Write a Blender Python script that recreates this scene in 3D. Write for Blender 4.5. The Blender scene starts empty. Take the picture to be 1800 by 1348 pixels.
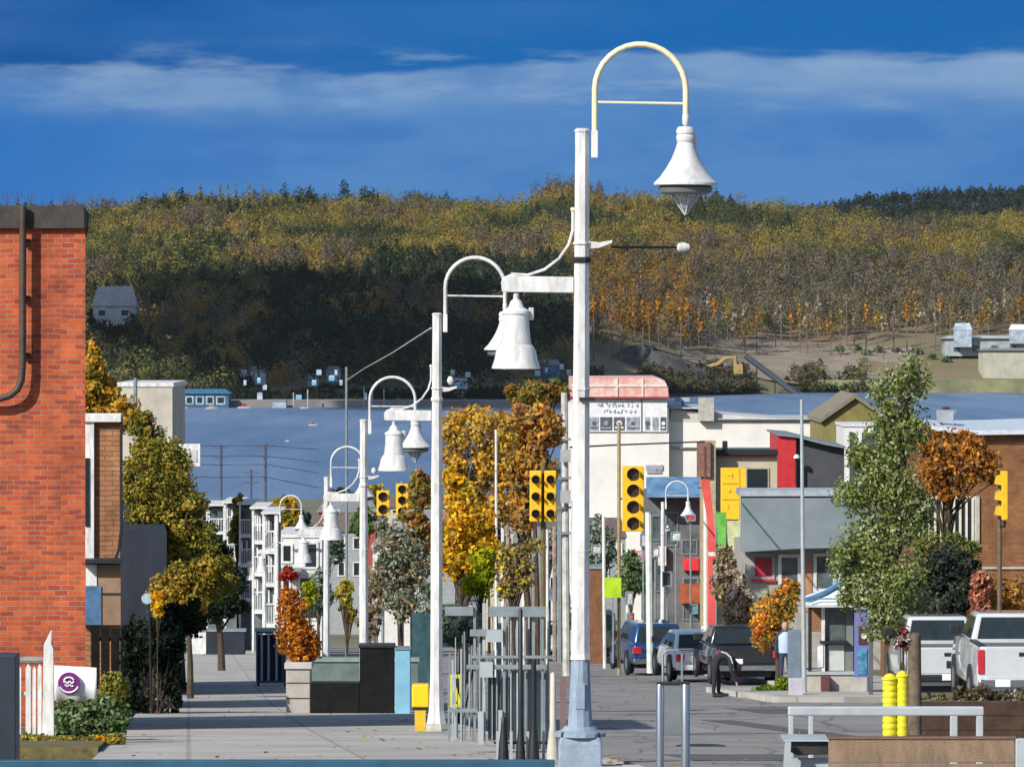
import bpy, math, random
import numpy as np
from mathutils import Vector
R = math.radians
sc = bpy.context.scene
col = sc.collection
F = 8600.0      # focal length in photo pixels
HY = 560.0      # eye level row

# ---------------------------------------------------------------- camera
cam = bpy.data.objects.new('camera', bpy.data.cameras.new('camera')); col.objects.link(cam)
cam.location = (0, 0, 0); cam.rotation_euler = (R(90), 0, 0)
cam.data.sensor_width = 36; cam.data.lens = F/1800*36; cam.data.shift_y = -114/1800
cam.data.clip_start = 1; cam.data.clip_end = 20000
sc.camera = cam
# ---------------------------------------------------------------- sun, sky, exposure
SA, SE = 42, 33        # sun stands behind the camera to the left
sund = Vector((-math.sin(R(SA))*math.cos(R(SE)), -math.cos(R(SA))*math.cos(R(SE)), math.sin(R(SE))))
sun = bpy.data.objects.new('sun', bpy.data.lights.new('sun', 'SUN')); col.objects.link(sun)
sun.data.energy = 4.6; sun.data.angle = R(0.5); sun.data.color = (1, .94, .85)
sun.rotation_euler = sund.to_track_quat('Z', 'Y').to_euler()
sc.view_settings.view_transform = 'Standard'; sc.view_settings.look = 'None'
sc.view_settings.exposure = 0.35; sc.view_settings.gamma = 1
w = bpy.data.worlds.new('World'); sc.world = w; w.use_nodes = True
nt = w.node_tree; nt.nodes.clear()
def N(t, **k):
    n = nt.nodes.new(t)
    for a, b in k.items(): setattr(n, a, b)
    return n
def M(op, a, b=None, c=None, clamp=False):
    n = N('ShaderNodeMath', operation=op, use_clamp=clamp)
    for i, v in enumerate((a, b, c)):
        if v is None: continue
        if isinstance(v, (int, float)): n.inputs[i].default_value = v
        else: nt.links.new(v, n.inputs[i])
    return n.outputs[0]
def mixc(f, a, b):
    n = N('ShaderNodeMix', data_type='RGBA')
    for i, v in ((0, f), (6, a), (7, b)):
        if isinstance(v, (int, float)): n.inputs[i].default_value = v
        elif isinstance(v, tuple): n.inputs[i].default_value = (*v, 1)
        else: nt.links.new(v, n.inputs[i])
    return n.outputs[2]
sky = N('ShaderNodeTexSky', sky_type='NISHITA'); sky.sun_disc = False
sky.sun_elevation = R(SE); sky.sun_rotation = R(180+SA)
tc = N('ShaderNodeTexCoord'); sep = N('ShaderNodeSeparateXYZ'); nt.links.new(tc.outputs['Generated'], sep.inputs[0])
dx, dy, dz = sep.outputs
def noise(sx, sz, detail=5, off=0.0, rough=.5):
    cb = N('ShaderNodeCombineXYZ')
    nt.links.new(M('MULTIPLY', dx, sx), cb.inputs[0]); nt.links.new(M('MULTIPLY', dy, sx), cb.inputs[1])
    nt.links.new(M('MULTIPLY_ADD', dz, sz, off), cb.inputs[2])
    n = N('ShaderNodeTexNoise'); n.inputs['Scale'].default_value = 1; n.inputs['Detail'].default_value = detail
    n.inputs['Roughness'].default_value = rough
    nt.links.new(cb.outputs[0], n.inputs['Vector']); return n.outputs['Fac']
u0 = M('DIVIDE', dx, M('MAXIMUM', dy, .05))
wob = M('ADD', M('MULTIPLY', M('SUBTRACT', noise(13, 40, 7, 3.1, .55), .5), .016), M('MULTIPLY', u0, -.02))
e = M('ADD', dz, wob)
u = M('DIVIDE', dx, M('MAXIMUM', dy, .05))
def smooth(v, a, b):
    n = N('ShaderNodeMapRange', interpolation_type='SMOOTHSTEP'); nt.links.new(v, n.inputs[0])
    n.inputs[1].default_value = a; n.inputs[2].default_value = b; return n.outputs[0]
K = 10.0/1.27
def kc(r, g, b): return (r*K, g*K, b*K)
low = mixc(smooth(M('ADD', u, M('MULTIPLY', wob, 4)), -.115, -.02), kc(.018, .165, .52), kc(.078, .235, .54))
low = mixc(M('MULTIPLY', smooth(noise(30, 90, 4, 9.0), .42, .62), .55), low, kc(.03, .165, .48))
deep = mixc(smooth(u, -.13, .0), kc(.004, .085, .32), kc(.006, .135, .43))
deep = mixc(M('MULTIPLY', smooth(noise(16, 60, 4, 5.0), .45, .7), .5), deep, kc(.045, .17, .47))
# the pale cloud shelf
band = M('MULTIPLY', smooth(e, .038, .0495), M('SUBTRACT', 1.0, smooth(e, .0515, .0535)))
patchy = M('MULTIPLY_ADD', smooth(noise(30, 110, 6, 1.3, .6), .35, .65), .6, .3)
lift = M('MULTIPLY', smooth(u, .05, .075), .5)
band = M('MULTIPLY', band, M('MINIMUM', M('ADD', patchy, lift), 1.0))
c = mixc(smooth(e, .047, .054), low, deep)
c = mixc(M('MULTIPLY', band, .95), c, kc(.22, .37, .60))
rag = M('MULTIPLY', M('MULTIPLY', smooth(noise(26, 150, 7, 7.7, .62), .50, .66), smooth(dz, .04, .046)), M('SUBTRACT', 1.0, smooth(dz, .052, .058)))
c = mixc(M('MULTIPLY', rag, .55), c, kc(.27, .41, .60))
up = smooth(dz, .09, .30)
c = mixc(up, c, sky.outputs[0])
bg = N('ShaderNodeBackground'); bg.inputs['Strength'].default_value = .1
nt.links.new(c, bg.inputs[0]); out = N('ShaderNodeOutputWorld'); nt.links.new(bg.outputs[0], out.inputs[0])
sc.cycles.max_bounces = 6; sc.cycles.transparent_max_bounces = 8

# ---------------------------------------------------------------- coordinates
GP = [(-60, 2.0), (0, -1.6), (47, -4.29), (72, -6.06), (94, -7.55), (110, -8.6), (135, -10.1), (160, -11.5), (200, -13.75),
      (300, -20), (600, -30.5), (880, -32.4), (930, -33.6), (1100, -37), (9000, -37)]
def g(y): return float(np.interp(y, [a for a, b in GP], [b for a, b in GP]))
def X(px, d): return (px-900)*d/F
def Z(py, d): return (HY-py)*d/F
def W(px, py, d): return Vector((X(px, d), d, Z(py, d)))
def LX(d): return -1.12-0.066*(d-71.6)       # the line of the street lamps
LAKE = -33.0

# ---------------------------------------------------------------- materials
MATS = {}
def mat(name, c, rough=.75, metal=0.0, var=.18, scale=4.0, bump=.0, c2=None, streak=0.0, coat=0.0):
    if name in MATS: return MATS[name]
    m = bpy.data.materials.new(name); m.use_nodes = True; t = m.node_tree
    b = t.nodes['Principled BSDF']; b.inputs['Roughness'].default_value = rough; b.inputs['Metallic'].default_value = metal
    b.inputs['Coat Weight'].default_value = coat
    tc = t.nodes.new('ShaderNodeTexCoord'); mp = t.nodes.new('ShaderNodeMapping'); t.links.new(tc.outputs['Object'], mp.inputs[0])
    mp.inputs['Scale'].default_value = (1, 1, .3 if streak else 1)
    n = t.nodes.new('ShaderNodeTexNoise'); n.inputs['Scale'].default_value = scale; n.inputs['Detail'].default_value = 8
    n.inputs['Roughness'].default_value = .65
    t.links.new(mp.outputs[0], n.inputs['Vector'])
    r = t.nodes.new('ShaderNodeValToRGB'); t.links.new(n.outputs['Fac'], r.inputs[0])
    k = c2 or tuple(v*(1-var*1.6) for v in c)
    r.color_ramp.elements[0].position = .32; r.color_ramp.elements[0].color = (*k, 1)
    r.color_ramp.elements[1].position = .62; r.color_ramp.elements[1].color = (*c, 1)
    t.links.new(r.outputs[0], b.inputs['Base Color'])
    if bump:
        bp = t.nodes.new('ShaderNodeBump'); bp.inputs['Strength'].default_value = bump; bp.inputs['Distance'].default_value = .02
        n2 = t.nodes.new('ShaderNodeTexNoise'); n2.inputs['Scale'].default_value = scale*9; t.links.new(tc.outputs['Object'], n2.inputs['Vector'])
        t.links.new(n2.outputs['Fac'], bp.inputs['Height']); t.links.new(bp.outputs[0], b.inputs['Normal'])
    MATS[name] = m; return m
def brick_mat(name, c1, c2, mortar, h=.09, ln=.27):
    m = bpy.data.materials.new(name); m.use_nodes = True; t = m.node_tree; b = t.nodes['Principled BSDF']
    b.inputs['Roughness'].default_value = .9
    tc = t.nodes.new('ShaderNodeTexCoord'); s = t.nodes.new('ShaderNodeSeparateXYZ'); t.links.new(tc.outputs['Object'], s.inputs[0])
    ad = t.nodes.new('ShaderNodeMath'); ad.operation = 'ADD'; t.links.new(s.outputs[0], ad.inputs[0]); t.links.new(s.outputs[1], ad.inputs[1])
    cb = t.nodes.new('ShaderNodeCombineXYZ'); t.links.new(ad.outputs[0], cb.inputs[0]); t.links.new(s.outputs[2], cb.inputs[1])
    nz = t.nodes.new('ShaderNodeTexNoise'); nz.inputs['Scale'].default_value = 2.3; nz.inputs['Detail'].default_value = 4
    t.links.new(tc.outputs['Object'], nz.inputs['Vector'])
    vm = t.nodes.new('ShaderNodeVectorMath'); vm.operation = 'MULTIPLY_ADD'; t.links.new(nz.outputs['Color'], vm.inputs[0])
    vm.inputs[1].default_value = (.07, .07, 0); t.links.new(cb.outputs[0], vm.inputs[2])
    br = t.nodes.new('ShaderNodeTexBrick'); t.links.new(vm.outputs[0], br.inputs['Vector'])
    br.inputs['Scale'].default_value = 1; br.inputs['Brick Width'].default_value = ln; br.inputs['Row Height'].default_value = h
    br.inputs['Mortar Size'].default_value = .007; br.inputs['Mortar Smooth'].default_value = .3; br.inputs['Bias'].default_value = -.15
    br.inputs['Color1'].default_value = (*c1, 1); br.inputs['Color2'].default_value = (*c2, 1); br.inputs['Mortar'].default_value = (*mortar, 1)
    n2 = t.nodes.new('ShaderNodeTexNoise'); n2.inputs['Scale'].default_value = 1.1; n2.inputs['Detail'].default_value = 9; n2.inputs['Roughness'].default_value = .7
    t.links.new(tc.outputs['Object'], n2.inputs['Vector'])
    rp = t.nodes.new('ShaderNodeValToRGB'); t.links.new(n2.outputs['Fac'], rp.inputs[0])
    rp.color_ramp.elements[0].position = .34; rp.color_ramp.elements[0].color = (.5, .46, .48, 1)
    rp.color_ramp.elements[1].position = .6; rp.color_ramp.elements[1].color = (1, 1, 1, 1)
    mx = t.nodes.new('ShaderNodeMix'); mx.data_type = 'RGBA'; mx.blend_type = 'MULTIPLY'; mx.inputs[0].default_value = 1
    t.links.new(br.outputs['Color'], mx.inputs[6]); t.links.new(rp.outputs[0], mx.inputs[7]); t.links.new(mx.outputs[2], b.inputs['Base Color'])
    MATS[name] = m
    bp = t.nodes.new('ShaderNodeBump'); bp.inputs['Strength'].default_value = .7; bp.inputs['Distance'].default_value = .015
    iv = t.nodes.new('ShaderNodeMath'); iv.operation = 'SUBTRACT'; iv.inputs[0].default_value = 1; t.links.new(br.outputs['Fac'], iv.inputs[1])
    t.links.new(iv.outputs[0], bp.inputs['Height']); t.links.new(bp.outputs[0], b.inputs['Normal'])
    return m
def leaf_mat(name='leaves', trans=.42):
    m = bpy.data.materials.new(name); m.use_nodes = True; t = m.node_tree; t.nodes.remove(t.nodes['Principled BSDF'])
    a = t.nodes.new('ShaderNodeAttribute'); a.attribute_name = 'tint'
    d = t.nodes.new('ShaderNodeBsdfDiffuse'); tr = t.nodes.new('ShaderNodeBsdfTranslucent'); mx = t.nodes.new('ShaderNodeMixShader')
    mx.inputs[0].default_value = trans
    t.links.new(a.outputs['Color'], d.inputs[0]); t.links.new(a.outputs['Color'], tr.inputs[0])
    t.links.new(d.outputs[0], mx.inputs[1]); t.links.new(tr.outputs[0], mx.inputs[2])
    t.links.new(mx.outputs[0], t.nodes['Material Output'].inputs[0]); return m
LEAF = leaf_mat()
white = mat('white_paint', (.70, .715, .71), .5, var=.12, scale=7, c2=(.40, .40, .40), streak=1, bump=.2)
cream = mat('cream_paint', (.74, .69, .46), .45, var=.1)
greypaint = mat('blue_grey_paint', (.25, .32, .42), .6, var=.2, scale=5, bump=.2)
steel = mat('brushed_steel', (.42, .46, .50), .3, .85, var=.1)
greysteel = mat('galvanised_grey', (.24, .29, .31), .55, .3, var=.2, scale=6)
rail_m = mat('pale_grey_rail', (.36, .41, .43), .6, .1, var=.12)
darkm = mat('dark_iron', (.02, .022, .025), .5, .2, var=.2)
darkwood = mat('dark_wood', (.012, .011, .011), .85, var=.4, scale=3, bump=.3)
concrete = mat('concrete', (.42, .40, .37), .9, var=.2, scale=2.5, bump=.3)
glass_d = mat('dark_glass', (.02, .03, .035), .08, 0, var=.2)
glass_l = mat('shop_glass', (.10, .14, .15), .12, 0, var=.5, scale=2)
crystal = mat('lens_glass', (.45, .55, .58), .12, .2, var=.5, scale=30)
yellowp = mat('signal_yellow', (.78, .46, .012), .5, var=.15, scale=8)
rubber = mat('rubber', (.02, .02, .02), .8)
chrome = mat('chrome', (.55, .57, .6), .18, 1, var=.05)
bark = mat('bark', (.10, .075, .055), .95, var=.4, scale=9, bump=.5)
palebark = mat('pale_bark', (.32, .27, .22), .95, var=.4, scale=9, bump=.3)
greybark = mat('grey_bark', (.17, .14, .115), .95, var=.4, scale=2)
wire_m = mat('wire', (.08, .09, .11), .7)
redp = mat('red_paint', (.52, .025, .03), .5, var=.2)
blackp = mat('black_panel', (.012, .014, .014), .5, var=.3)

for q_ in ('dark_wood', 'bark', 'black_panel'): MATS[q_].node_tree.nodes['Principled BSDF'].inputs['Specular IOR Level'].default_value = .12
# ---------------------------------------------------------------- mesh builder
class MB:
    def __init__(s): s.v = []; s.f = []
    def add(s, vs, fs):
        o = len(s.v); s.v += [tuple(p) for p in vs]; s.f += [tuple(i+o for i in f) for f in fs]; return s
    def hexa(s, p): # 8 points: bottom 4 (ccw from above), top 4
        return s.add(p, [(3, 2, 1, 0), (4, 5, 6, 7), (0, 1, 5, 4), (1, 2, 6, 5), (2, 3, 7, 6), (3, 0, 4, 7)])
    def box(s, x0, x1, y0, y1, z0, z1):
        return s.hexa([(x0, y0, z0), (x1, y0, z0), (x1, y1, z0), (x0, y1, z0), (x0, y0, z1), (x1, y0, z1), (x1, y1, z1), (x0, y1, z1)])
    def pbox(s, px0, px1, py0, py1, d, dep):    # front face given by its photo rectangle at distance d
        return s.box(X(px0, d), X(px1, d), d, d+dep, Z(py1, d), Z(py0, d))
    def tube(s, pts, r, n=8, r1=None):
        pts = [Vector(p) for p in pts]; vs = []; m = len(pts)
        for i, p in enumerate(pts):
            t = (pts[min(i+1, m-1)]-pts[max(i-1, 0)]).normalized()
            a = t.cross(Vector((0, 1, 0)) if abs(t.y) < .9 else Vector((1, 0, 0))).normalized(); b = t.cross(a)
            rr = r if r1 is None else r+(r1-r)*i/(m-1)
            for k in range(n):
                q = 2*math.pi*k/n; vs.append(p+a*rr*math.cos(q)+b*rr*math.sin(q))
        fs = [(i*n+k, i*n+(k+1) % n, (i+1)*n+(k+1) % n, (i+1)*n+k) for i in range(m-1) for k in range(n)]
        fs += [tuple(range(n-1, -1, -1)), tuple(range((m-1)*n, m*n))]
        return s.add(vs, fs)
    def lathe(s, c, prof, n=20, axis='z'):
        vs = []; m = len(prof)
        for r, h in prof:
            for k in range(n):
                q = 2*math.pi*k/n+math.pi/n
                if axis == 'z': vs.append((c[0]+r*math.cos(q), c[1]+r*math.sin(q), c[2]+h))
                elif axis == 'x': vs.append((c[0]+h, c[1]+r*math.cos(q), c[2]+r*math.sin(q)))
                else: vs.append((c[0]+r*math.cos(q), c[1]+h, c[2]+r*math.sin(q)))
        fs = [(i*n+k, i*n+(k+1) % n, (i+1)*n+(k+1) % n, (i+1)*n+k) for i in range(m-1) for k in range(n)]
        fs += [tuple(range(n-1, -1, -1)), tuple(range((m-1)*n, m*n))]
        return s.add(vs, fs)
    def prism(s, poly, y0, y1):      # poly of (x, z)
        n = len(poly); vs = [(x, y0, z) for x, z in poly]+[(x, y1, z) for x, z in poly]
        return s.add(vs, [tuple(range(n)), tuple(range(2*n-1, n-1, -1))]+[(i, i+n, (i+1) % n+n, (i+1) % n) for i in range(n)])
    def ring(s, px0, px1, py0, py1, d, dep, t):   # picture-frame ring, t in metres
        x0, x1, z0, z1 = X(px0, d), X(px1, d), Z(py1, d), Z(py0, d)
        s.box(x0, x1, d, d+dep, z1-t, z1); s.box(x0, x1, d, d+dep, z0, z0+t)
        s.box(x0, x0+t, d, d+dep, z0+t, z1-t); s.box(x1-t, x1, d, d+dep, z0+t, z1-t); return s
def wpos(o):
    p = Vector((0, 0, 0))
    while o: p += o.location; o = o.parent
    return p
def obj(name, mb, m, parent=None, bevel=0, smooth=False, local=False, seg=2):
    o0 = Vector((0, 0, 0)) if (local or not parent) else wpos(parent)
    me = bpy.data.meshes.new(name); me.from_pydata([(a-o0.x, b-o0.y, c_-o0.z) for a, b, c_ in mb.v], [], mb.f)
    me.materials.append(m)
    if smooth:
        me.shade_smooth()
        try: me.set_sharp_from_angle(angle=R(40))
        except Exception: pass
    o = bpy.data.objects.new(name, me); col.objects.link(o)
    if parent: o.parent = parent
    if bevel:
        b = o.modifiers.new('bevel', 'BEVEL'); b.width = bevel; b.segments = seg; b.limit_method = 'ANGLE'
    return o
def tag(o, label, cat, group=None, kind=None):
    if label: o['label'] = label
    if cat: o['category'] = cat
    if group: o['group'] = group
    if kind: o['kind'] = kind
    return o
def thing(name, label, cat, loc, group=None, rz=0):
    o = bpy.data.objects.new(name, None); col.objects.link(o); o.location = loc; o.rotation_euler = (0, 0, rz)
    o.empty_display_size = .2
    return tag(o, label, cat, group)
def single(name, mb, m, label, cat, group=None, bevel=0, smooth=False, loc=None):
    if loc is None:
        a = np.array(mb.v); loc = ((a[:, 0].min()+a[:, 0].max())/2, (a[:, 1].min()+a[:, 1].max())/2, a[:, 2].min())
    mb.v = [(x-loc[0], y-loc[1], z-loc[2]) for x, y, z in mb.v]
    o = obj(name, mb, m, None, bevel, smooth); o.location = loc
    return tag(o, label, cat, group)
def struct(name, mb, m):
    o = obj(name, mb, m); o['kind'] = 'structure'; return o
def npmesh(name, V, Q, m, tint=None, parent=None):
    me = bpy.data.meshes.new(name); k = Q.shape[1]
    me.vertices.add(len(V)); me.vertices.foreach_set('co', V.astype(np.float32).ravel())
    me.loops.add(Q.size); me.loops.foreach_set('vertex_index', Q.astype(np.int32).ravel())
    me.polygons.add(len(Q)); me.polygons.foreach_set('loop_start', np.arange(0, Q.size, k, dtype=np.int32))
    me.update(calc_edges=True)
    if tint is not None:
        a = me.color_attributes.new('tint', 'FLOAT_COLOR', 'POINT')
        a.data.foreach_set('color', np.concatenate([tint, np.ones((len(tint), 1))], 1).astype(np.float32).ravel())
    me.materials.append(m); o = bpy.data.objects.new(name, me); col.objects.link(o)
    if parent: o.parent = parent
    return o

rng = np.random.default_rng(7)
def leaf_quads(C, size, tint, outw=None, mess=.8):
    """one small leaf-shaped face round every centre, lying roughly along the crown's skin"""
    n = len(C); a = rng.normal(size=(n, 3))
    if outw is not None:
        o_ = outw/(np.linalg.norm(outw, axis=1)[:, None]+1e-6)+rng.normal(size=(n, 3))*mess*.6; o_ /= np.linalg.norm(o_, axis=1)[:, None]
        a -= (a*o_).sum(1)[:, None]*o_; a /= np.linalg.norm(a, axis=1)[:, None]; b = np.cross(o_, a)
        s = (size*rng.uniform(.6, 1.3, n))[:, None]
        V = np.stack([C-a*s, C-b*s*.6, C+a*s, C+b*s*.6], 1).reshape(-1, 3)
        return V, np.arange(4*n).reshape(-1, 4), np.repeat(tint, 4, 0)
    a /= np.linalg.norm(a, axis=1)[:, None]
    b = rng.normal(size=(n, 3)); b -= (a*b).sum(1)[:, None]*a; b /= np.linalg.norm(b, axis=1)[:, None]
    s = (size*rng.uniform(.6, 1.3, n))[:, None]
    V = np.stack([C-a*s, C-b*s*.55, C+a*s, C+b*s*.55], 1).reshape(-1, 3)
    return V, np.arange(4*n).reshape(-1, 4), np.repeat(tint, 4, 0)
PAL = {
 'gold': [(.55, .30, .015), (.62, .38, .03), (.42, .20, .015), (.30, .22, .03)],
 'orange': [(.42, .16, .015), (.50, .24, .02), (.28, .11, .02), (.22, .15, .03)],
 'rust': [(.24, .085, .02), (.30, .14, .03), (.17, .07, .03), (.15, .11, .03)],
 'yellowgreen': [(.20, .17, .02), (.30, .22, .02), (.10, .11, .02), (.40, .26, .03)],
 'lime': [(.45, .50, .01), (.55, .50, .02), (.28, .36, .02), (.20, .26, .02)],
 'green': [(.07, .12, .04), (.10, .15, .06), (.16, .20, .10), (.04, .08, .03)],
 'sage': [(.16, .20, .15), (.10, .15, .09), (.24, .26, .22), (.06, .10, .06)],
 'dark': [(.025, .05, .03), (.04, .065, .03), (.015, .03, .02), (.06, .07, .04)],
 'tan': [(.22, .17, .10), (.30, .24, .16), (.15, .12, .07), (.38, .34, .28)],
 'tan2': [(.22, .18, .05), (.26, .21, .07), (.16, .15, .05)],
 'grass': [(.14, .14, .03), (.22, .19, .04), (.09, .10, .02), (.30, .24, .06)],
 'red': [(.45, .03, .02), (.30, .03, .03), (.55, .08, .03), (.2, .05, .03)],
}
for k_ in PAL: PAL[k_] = [tuple(min(.8, v*(1.0 if k_ in ('dark', 'red', 'lime') else 1.55)) for v in c_) for c_ in PAL[k_]]
def foliage(blobs, n, size, pal, sub=14, tight=.30, loose=1.0):
    """blobs: (centre, (rx, ry, rz)). leaves sit in uneven clumps spread through each blob"""
    P = np.array(PAL[pal]) if isinstance(pal, str) else np.minimum(np.array(pal)*1.35, .8)
    vol = np.array([r[0]*r[2] for c, r in blobs]); vol = vol/vol.sum(); Cs = []; Ts = []; Os = []; centres = []
    for (c, r), v in zip(blobs, vol):
        k = max(6, int(loose*sub*len(blobs)*v)); u_ = rng.normal(size=(k, 3)); u_ /= np.linalg.norm(u_, axis=1)[:, None]
        u_ *= (rng.uniform(.1, 1.12, (k, 1))**.5); r = np.array(r); sc_ = np.array(c)+u_*r*.88; centres += list(sc_)
        sub_t = tight
        m = max(3, int(n*v/k))
        for q in sc_:
            mm = max(2, int(m*rng.uniform(.5, 1.5)))
            L = q+np.clip(rng.normal(size=(mm, 3)), -1.7, 1.7)*r.min()*tight*rng.uniform(.7, 1.3)
            base = P[rng.integers(len(P))]*rng.uniform(.75, 1.15)
            T = np.where(rng.random((mm, 1)) < .35, P[rng.integers(len(P), size=mm)], base)*rng.uniform(.75, 1.25, (mm, 1))
            Cs.append(L); Ts.append(T); Os.append((L-q)/(r.min()*tight)+.8*(L-np.array(c))/r)
    C = np.concatenate(Cs); T = np.concatenate(Ts); V, Q, T = leaf_quads(C, size, T, np.concatenate(Os), 1.1)
    return V, Q, T, centres
def tree(name, label, cat, px, d, blobs, n, pal, leaf=.08, trunk=.12, group=None, bk=None, dep=1.0, sub=14, base=None, tight=.21, loose=1.7):
    """blobs in photo pixels: (px, py, rx, ry)"""
    z0 = g(d)-.05 if base is None else base
    root = thing(name, label, cat, (X(px, d), d, z0), group); s = d/F; o = Vector(root.location)
    B = []
    for i, (bx, by, rx, ry) in enumerate(blobs):
        c = W(bx, by, d)-o; B.append(((c.x, c.y+rng.uniform(-.4, .4)*rx*s*.6, c.z), (rx*s, max(rx, ry*.5)*s*dep, ry*s)))
    V, Q, T, cs = foliage(B, n, leaf, pal, sub, tight, loose); npmesh('crown', V, Q, LEAF, T, root)
    m = MB(); top = max(b[0][2] for b in B); mid = B[0][0]
    pts = [(0, 0, 0), (mid[0]*.1+.02*trunk, 0, top*.3), (mid[0]*.5-.3*trunk, mid[1]*.4, top*.65), (mid[0], mid[1], top*.97)]
    m.tube(pts, trunk, 7, trunk*.25)
    for q in cs[::max(1, len(cs)//26)]:
        h = max(.15, min(.9, (q[2]/top)*rng.uniform(.55, .85))); k = np.interp(h, [0, .3, .65, .97], [0, 1, 2, 3]); i = int(k); fr = k-i
        a = Vector(pts[i]).lerp(Vector(pts[min(i+1, 3)]), fr); b = Vector(q); mm = a.lerp(b, .5)+Vector((0, 0, .06*(b-a).length))
        m.tube([a, mm, b], trunk*.38, 5, trunk*.1)
    obj('trunk', m, bk or bark, root, local=True, smooth=True)
    return root

def bush(name, label, cat, px, d, blobs, n, pal, leaf, sub=16, group=None, tight=.32):
    root = thing(name, label, cat, (X(px, d), d, g(d)), group); s = d/F; B = []
    for (bx, by, rx_, ry_) in blobs:
        c_ = W(bx, by, d)-Vector(root.location); B.append(((c_.x, c_.y, c_.z), (rx_*s, rx_*s*.8, ry_*s)))
    V, Q, T, cs = foliage(B, n, leaf, pal, sub, tight); npmesh('leaves', V, Q, LEAF, T, root)
    m = MB()
    for q in cs[::3]: m.tube([(q[0]*.3, q[1]*.3, -.05), (q[0]*.8, q[1]*.8, q[2]*.6), tuple(q)], .012, 4, .004)
    obj('stems', m, bark, root, local=True); return root
# ================================================================ THE SETTING
def strip(offs0, offs1, ys, dz, th=None, world=False):
    m = MB(); vs = []
    for y in ys:
        a, b = (offs0, offs1) if world else (LX(y)+offs0, LX(y)+offs1)
        z = g(y)+dz; vs += [(a, y, z), (b, y, z)]
        if th: vs += [(a, y, z-th), (b, y, z-th)]
    k = 4 if th else 2; fs = []
    for i in range(len(ys)-1):
        p, q = i*k, (i+1)*k
        fs.append((p, p+1, q+1, q))
        if th: fs += [(p+2, p, q, q+2), (p+1, p+3, q+3, q+1)]
    if th: fs += [(2, 3, 1, 0), ((len(ys)-1)*k, (len(ys)-1)*k+1, (len(ys)-1)*k+3, (len(ys)-1)*k+2)]
    return m.add(vs, fs)
ysn = [-60, 0, 20, 47, 60, 72, 83, 94, 102, 110, 122, 135, 147, 160, 180, 200, 250, 300]
m = MB(); xs = [-9000, -900, -200, -60, 60, 200, 900, 9000]
yg = [-60, 0, 47, 72, 94, 110, 135, 160, 200, 300, 450, 600, 880, 930, 1100, 9000]
m.add([(x, y, g(y)-.24) for y in yg for x in xs],
      [(j*8+i, j*8+i+1, (j+1)*8+i+1, (j+1)*8+i) for j in range(len(yg)-1) for i in range(7)])
struct('ground', m, mat('ground_soil', (.16, .15, .10), .95, var=.4, scale=.15, c2=(.09, .10, .05)))
# asphalt with tar seams and patches
asph = mat('asphalt', (.235, .23, .225), .9, scale=.5, var=.2, bump=.5)
t = asph.node_tree; b = t.nodes['Principled BSDF']; tc2 = t.nodes.new('ShaderNodeTexCoord')
mp = t.nodes.new('ShaderNodeMapping'); mp.inputs['Scale'].default_value = (.55, .13, 0); mp.inputs['Rotation'].default_value = (0, 0, .2); t.links.new(tc2.outputs['Object'], mp.inputs[0])
nz = t.nodes.new('ShaderNodeTexNoise'); nz.inputs['Scale'].default_value = 1.6; nz.inputs['Detail'].default_value = 5; t.links.new(mp.outputs[0], nz.inputs['Vector'])
vm = t.nodes.new('ShaderNodeVectorMath'); vm.operation = 'MULTIPLY_ADD'; vm.inputs[1].default_value = (.5, .5, 0)
t.links.new(nz.outputs['Color'], vm.inputs[0]); t.links.new(mp.outputs[0], vm.inputs[2])
vo = t.nodes.new('ShaderNodeTexVoronoi'); vo.feature = 'DISTANCE_TO_EDGE'; vo.inputs['Scale'].default_value = .9; t.links.new(vm.outputs[0], vo.inputs['Vector'])
rp = t.nodes.new('ShaderNodeValToRGB'); rp.color_ramp.elements[0].position = .008; rp.color_ramp.elements[0].color = (.62, .62, .64, 1)
rp.color_ramp.elements[1].position = .022; rp.color_ramp.elements[1].color = (1, 1, 1, 1); t.links.new(vo.outputs['Distance'], rp.inputs[0])
mx = t.nodes.new('ShaderNodeMix'); mx.data_type = 'RGBA'; mx.blend_type = 'MULTIPLY'; mx.inputs[0].default_value = 1
src = b.inputs['Base Color'].links[0].from_socket; t.links.new(src, mx.inputs[6]); t.links.new(rp.outputs[0], mx.inputs[7]); t.links.new(mx.outputs[2], b.inputs['Base Color'])
struct('road', strip(.7, 14.0, ysn, -.13), asph)
walk = mat('pavement_concrete', (.42, .405, .375), .92, scale=.55, var=.2, bump=.3)
t = walk.node_tree; b = t.nodes['Principled BSDF']; tc2 = t.nodes.new('ShaderNodeTexCoord'); mp = t.nodes.new('ShaderNodeMapping')
mp.inputs['Rotation'].default_value = (0, 0, -.066); t.links.new(tc2.outputs['Object'], mp.inputs[0])
br = t.nodes.new('ShaderNodeTexBrick'); br.offset = 0; br.inputs['Scale'].default_value = 1; br.inputs['Brick Width'].default_value = 1.8; br.inputs['Row Height'].default_value = 3.2
br.inputs['Mortar Size'].default_value = .03; br.inputs['Color1'].default_value = (1, 1, 1, 1); br.inputs['Color2'].default_value = (.86, .87, .88, 1); br.inputs['Mortar'].default_value = (.7, .7, .7, 1)
t.links.new(mp.outputs[0], br.inputs['Vector']); mx = t.nodes.new('ShaderNodeMix'); mx.data_type = 'RGBA'; mx.blend_type = 'MULTIPLY'; mx.inputs[0].default_value = 1
src = b.inputs['Base Color'].links[0].from_socket; t.links.new(src, mx.inputs[6]); t.links.new(br.outputs['Color'], mx.inputs[7]); t.links.new(mx.outputs[2], b.inputs['Base Color'])
struct('pavement', strip(-4.6, .55, ysn, 0, .3), walk)
kerbm = mat('kerb_stone', (.5, .48, .44), .9, var=.2, scale=2)
struct('kerb', strip(.553, .72, ysn, .006, .3), kerbm)
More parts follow.
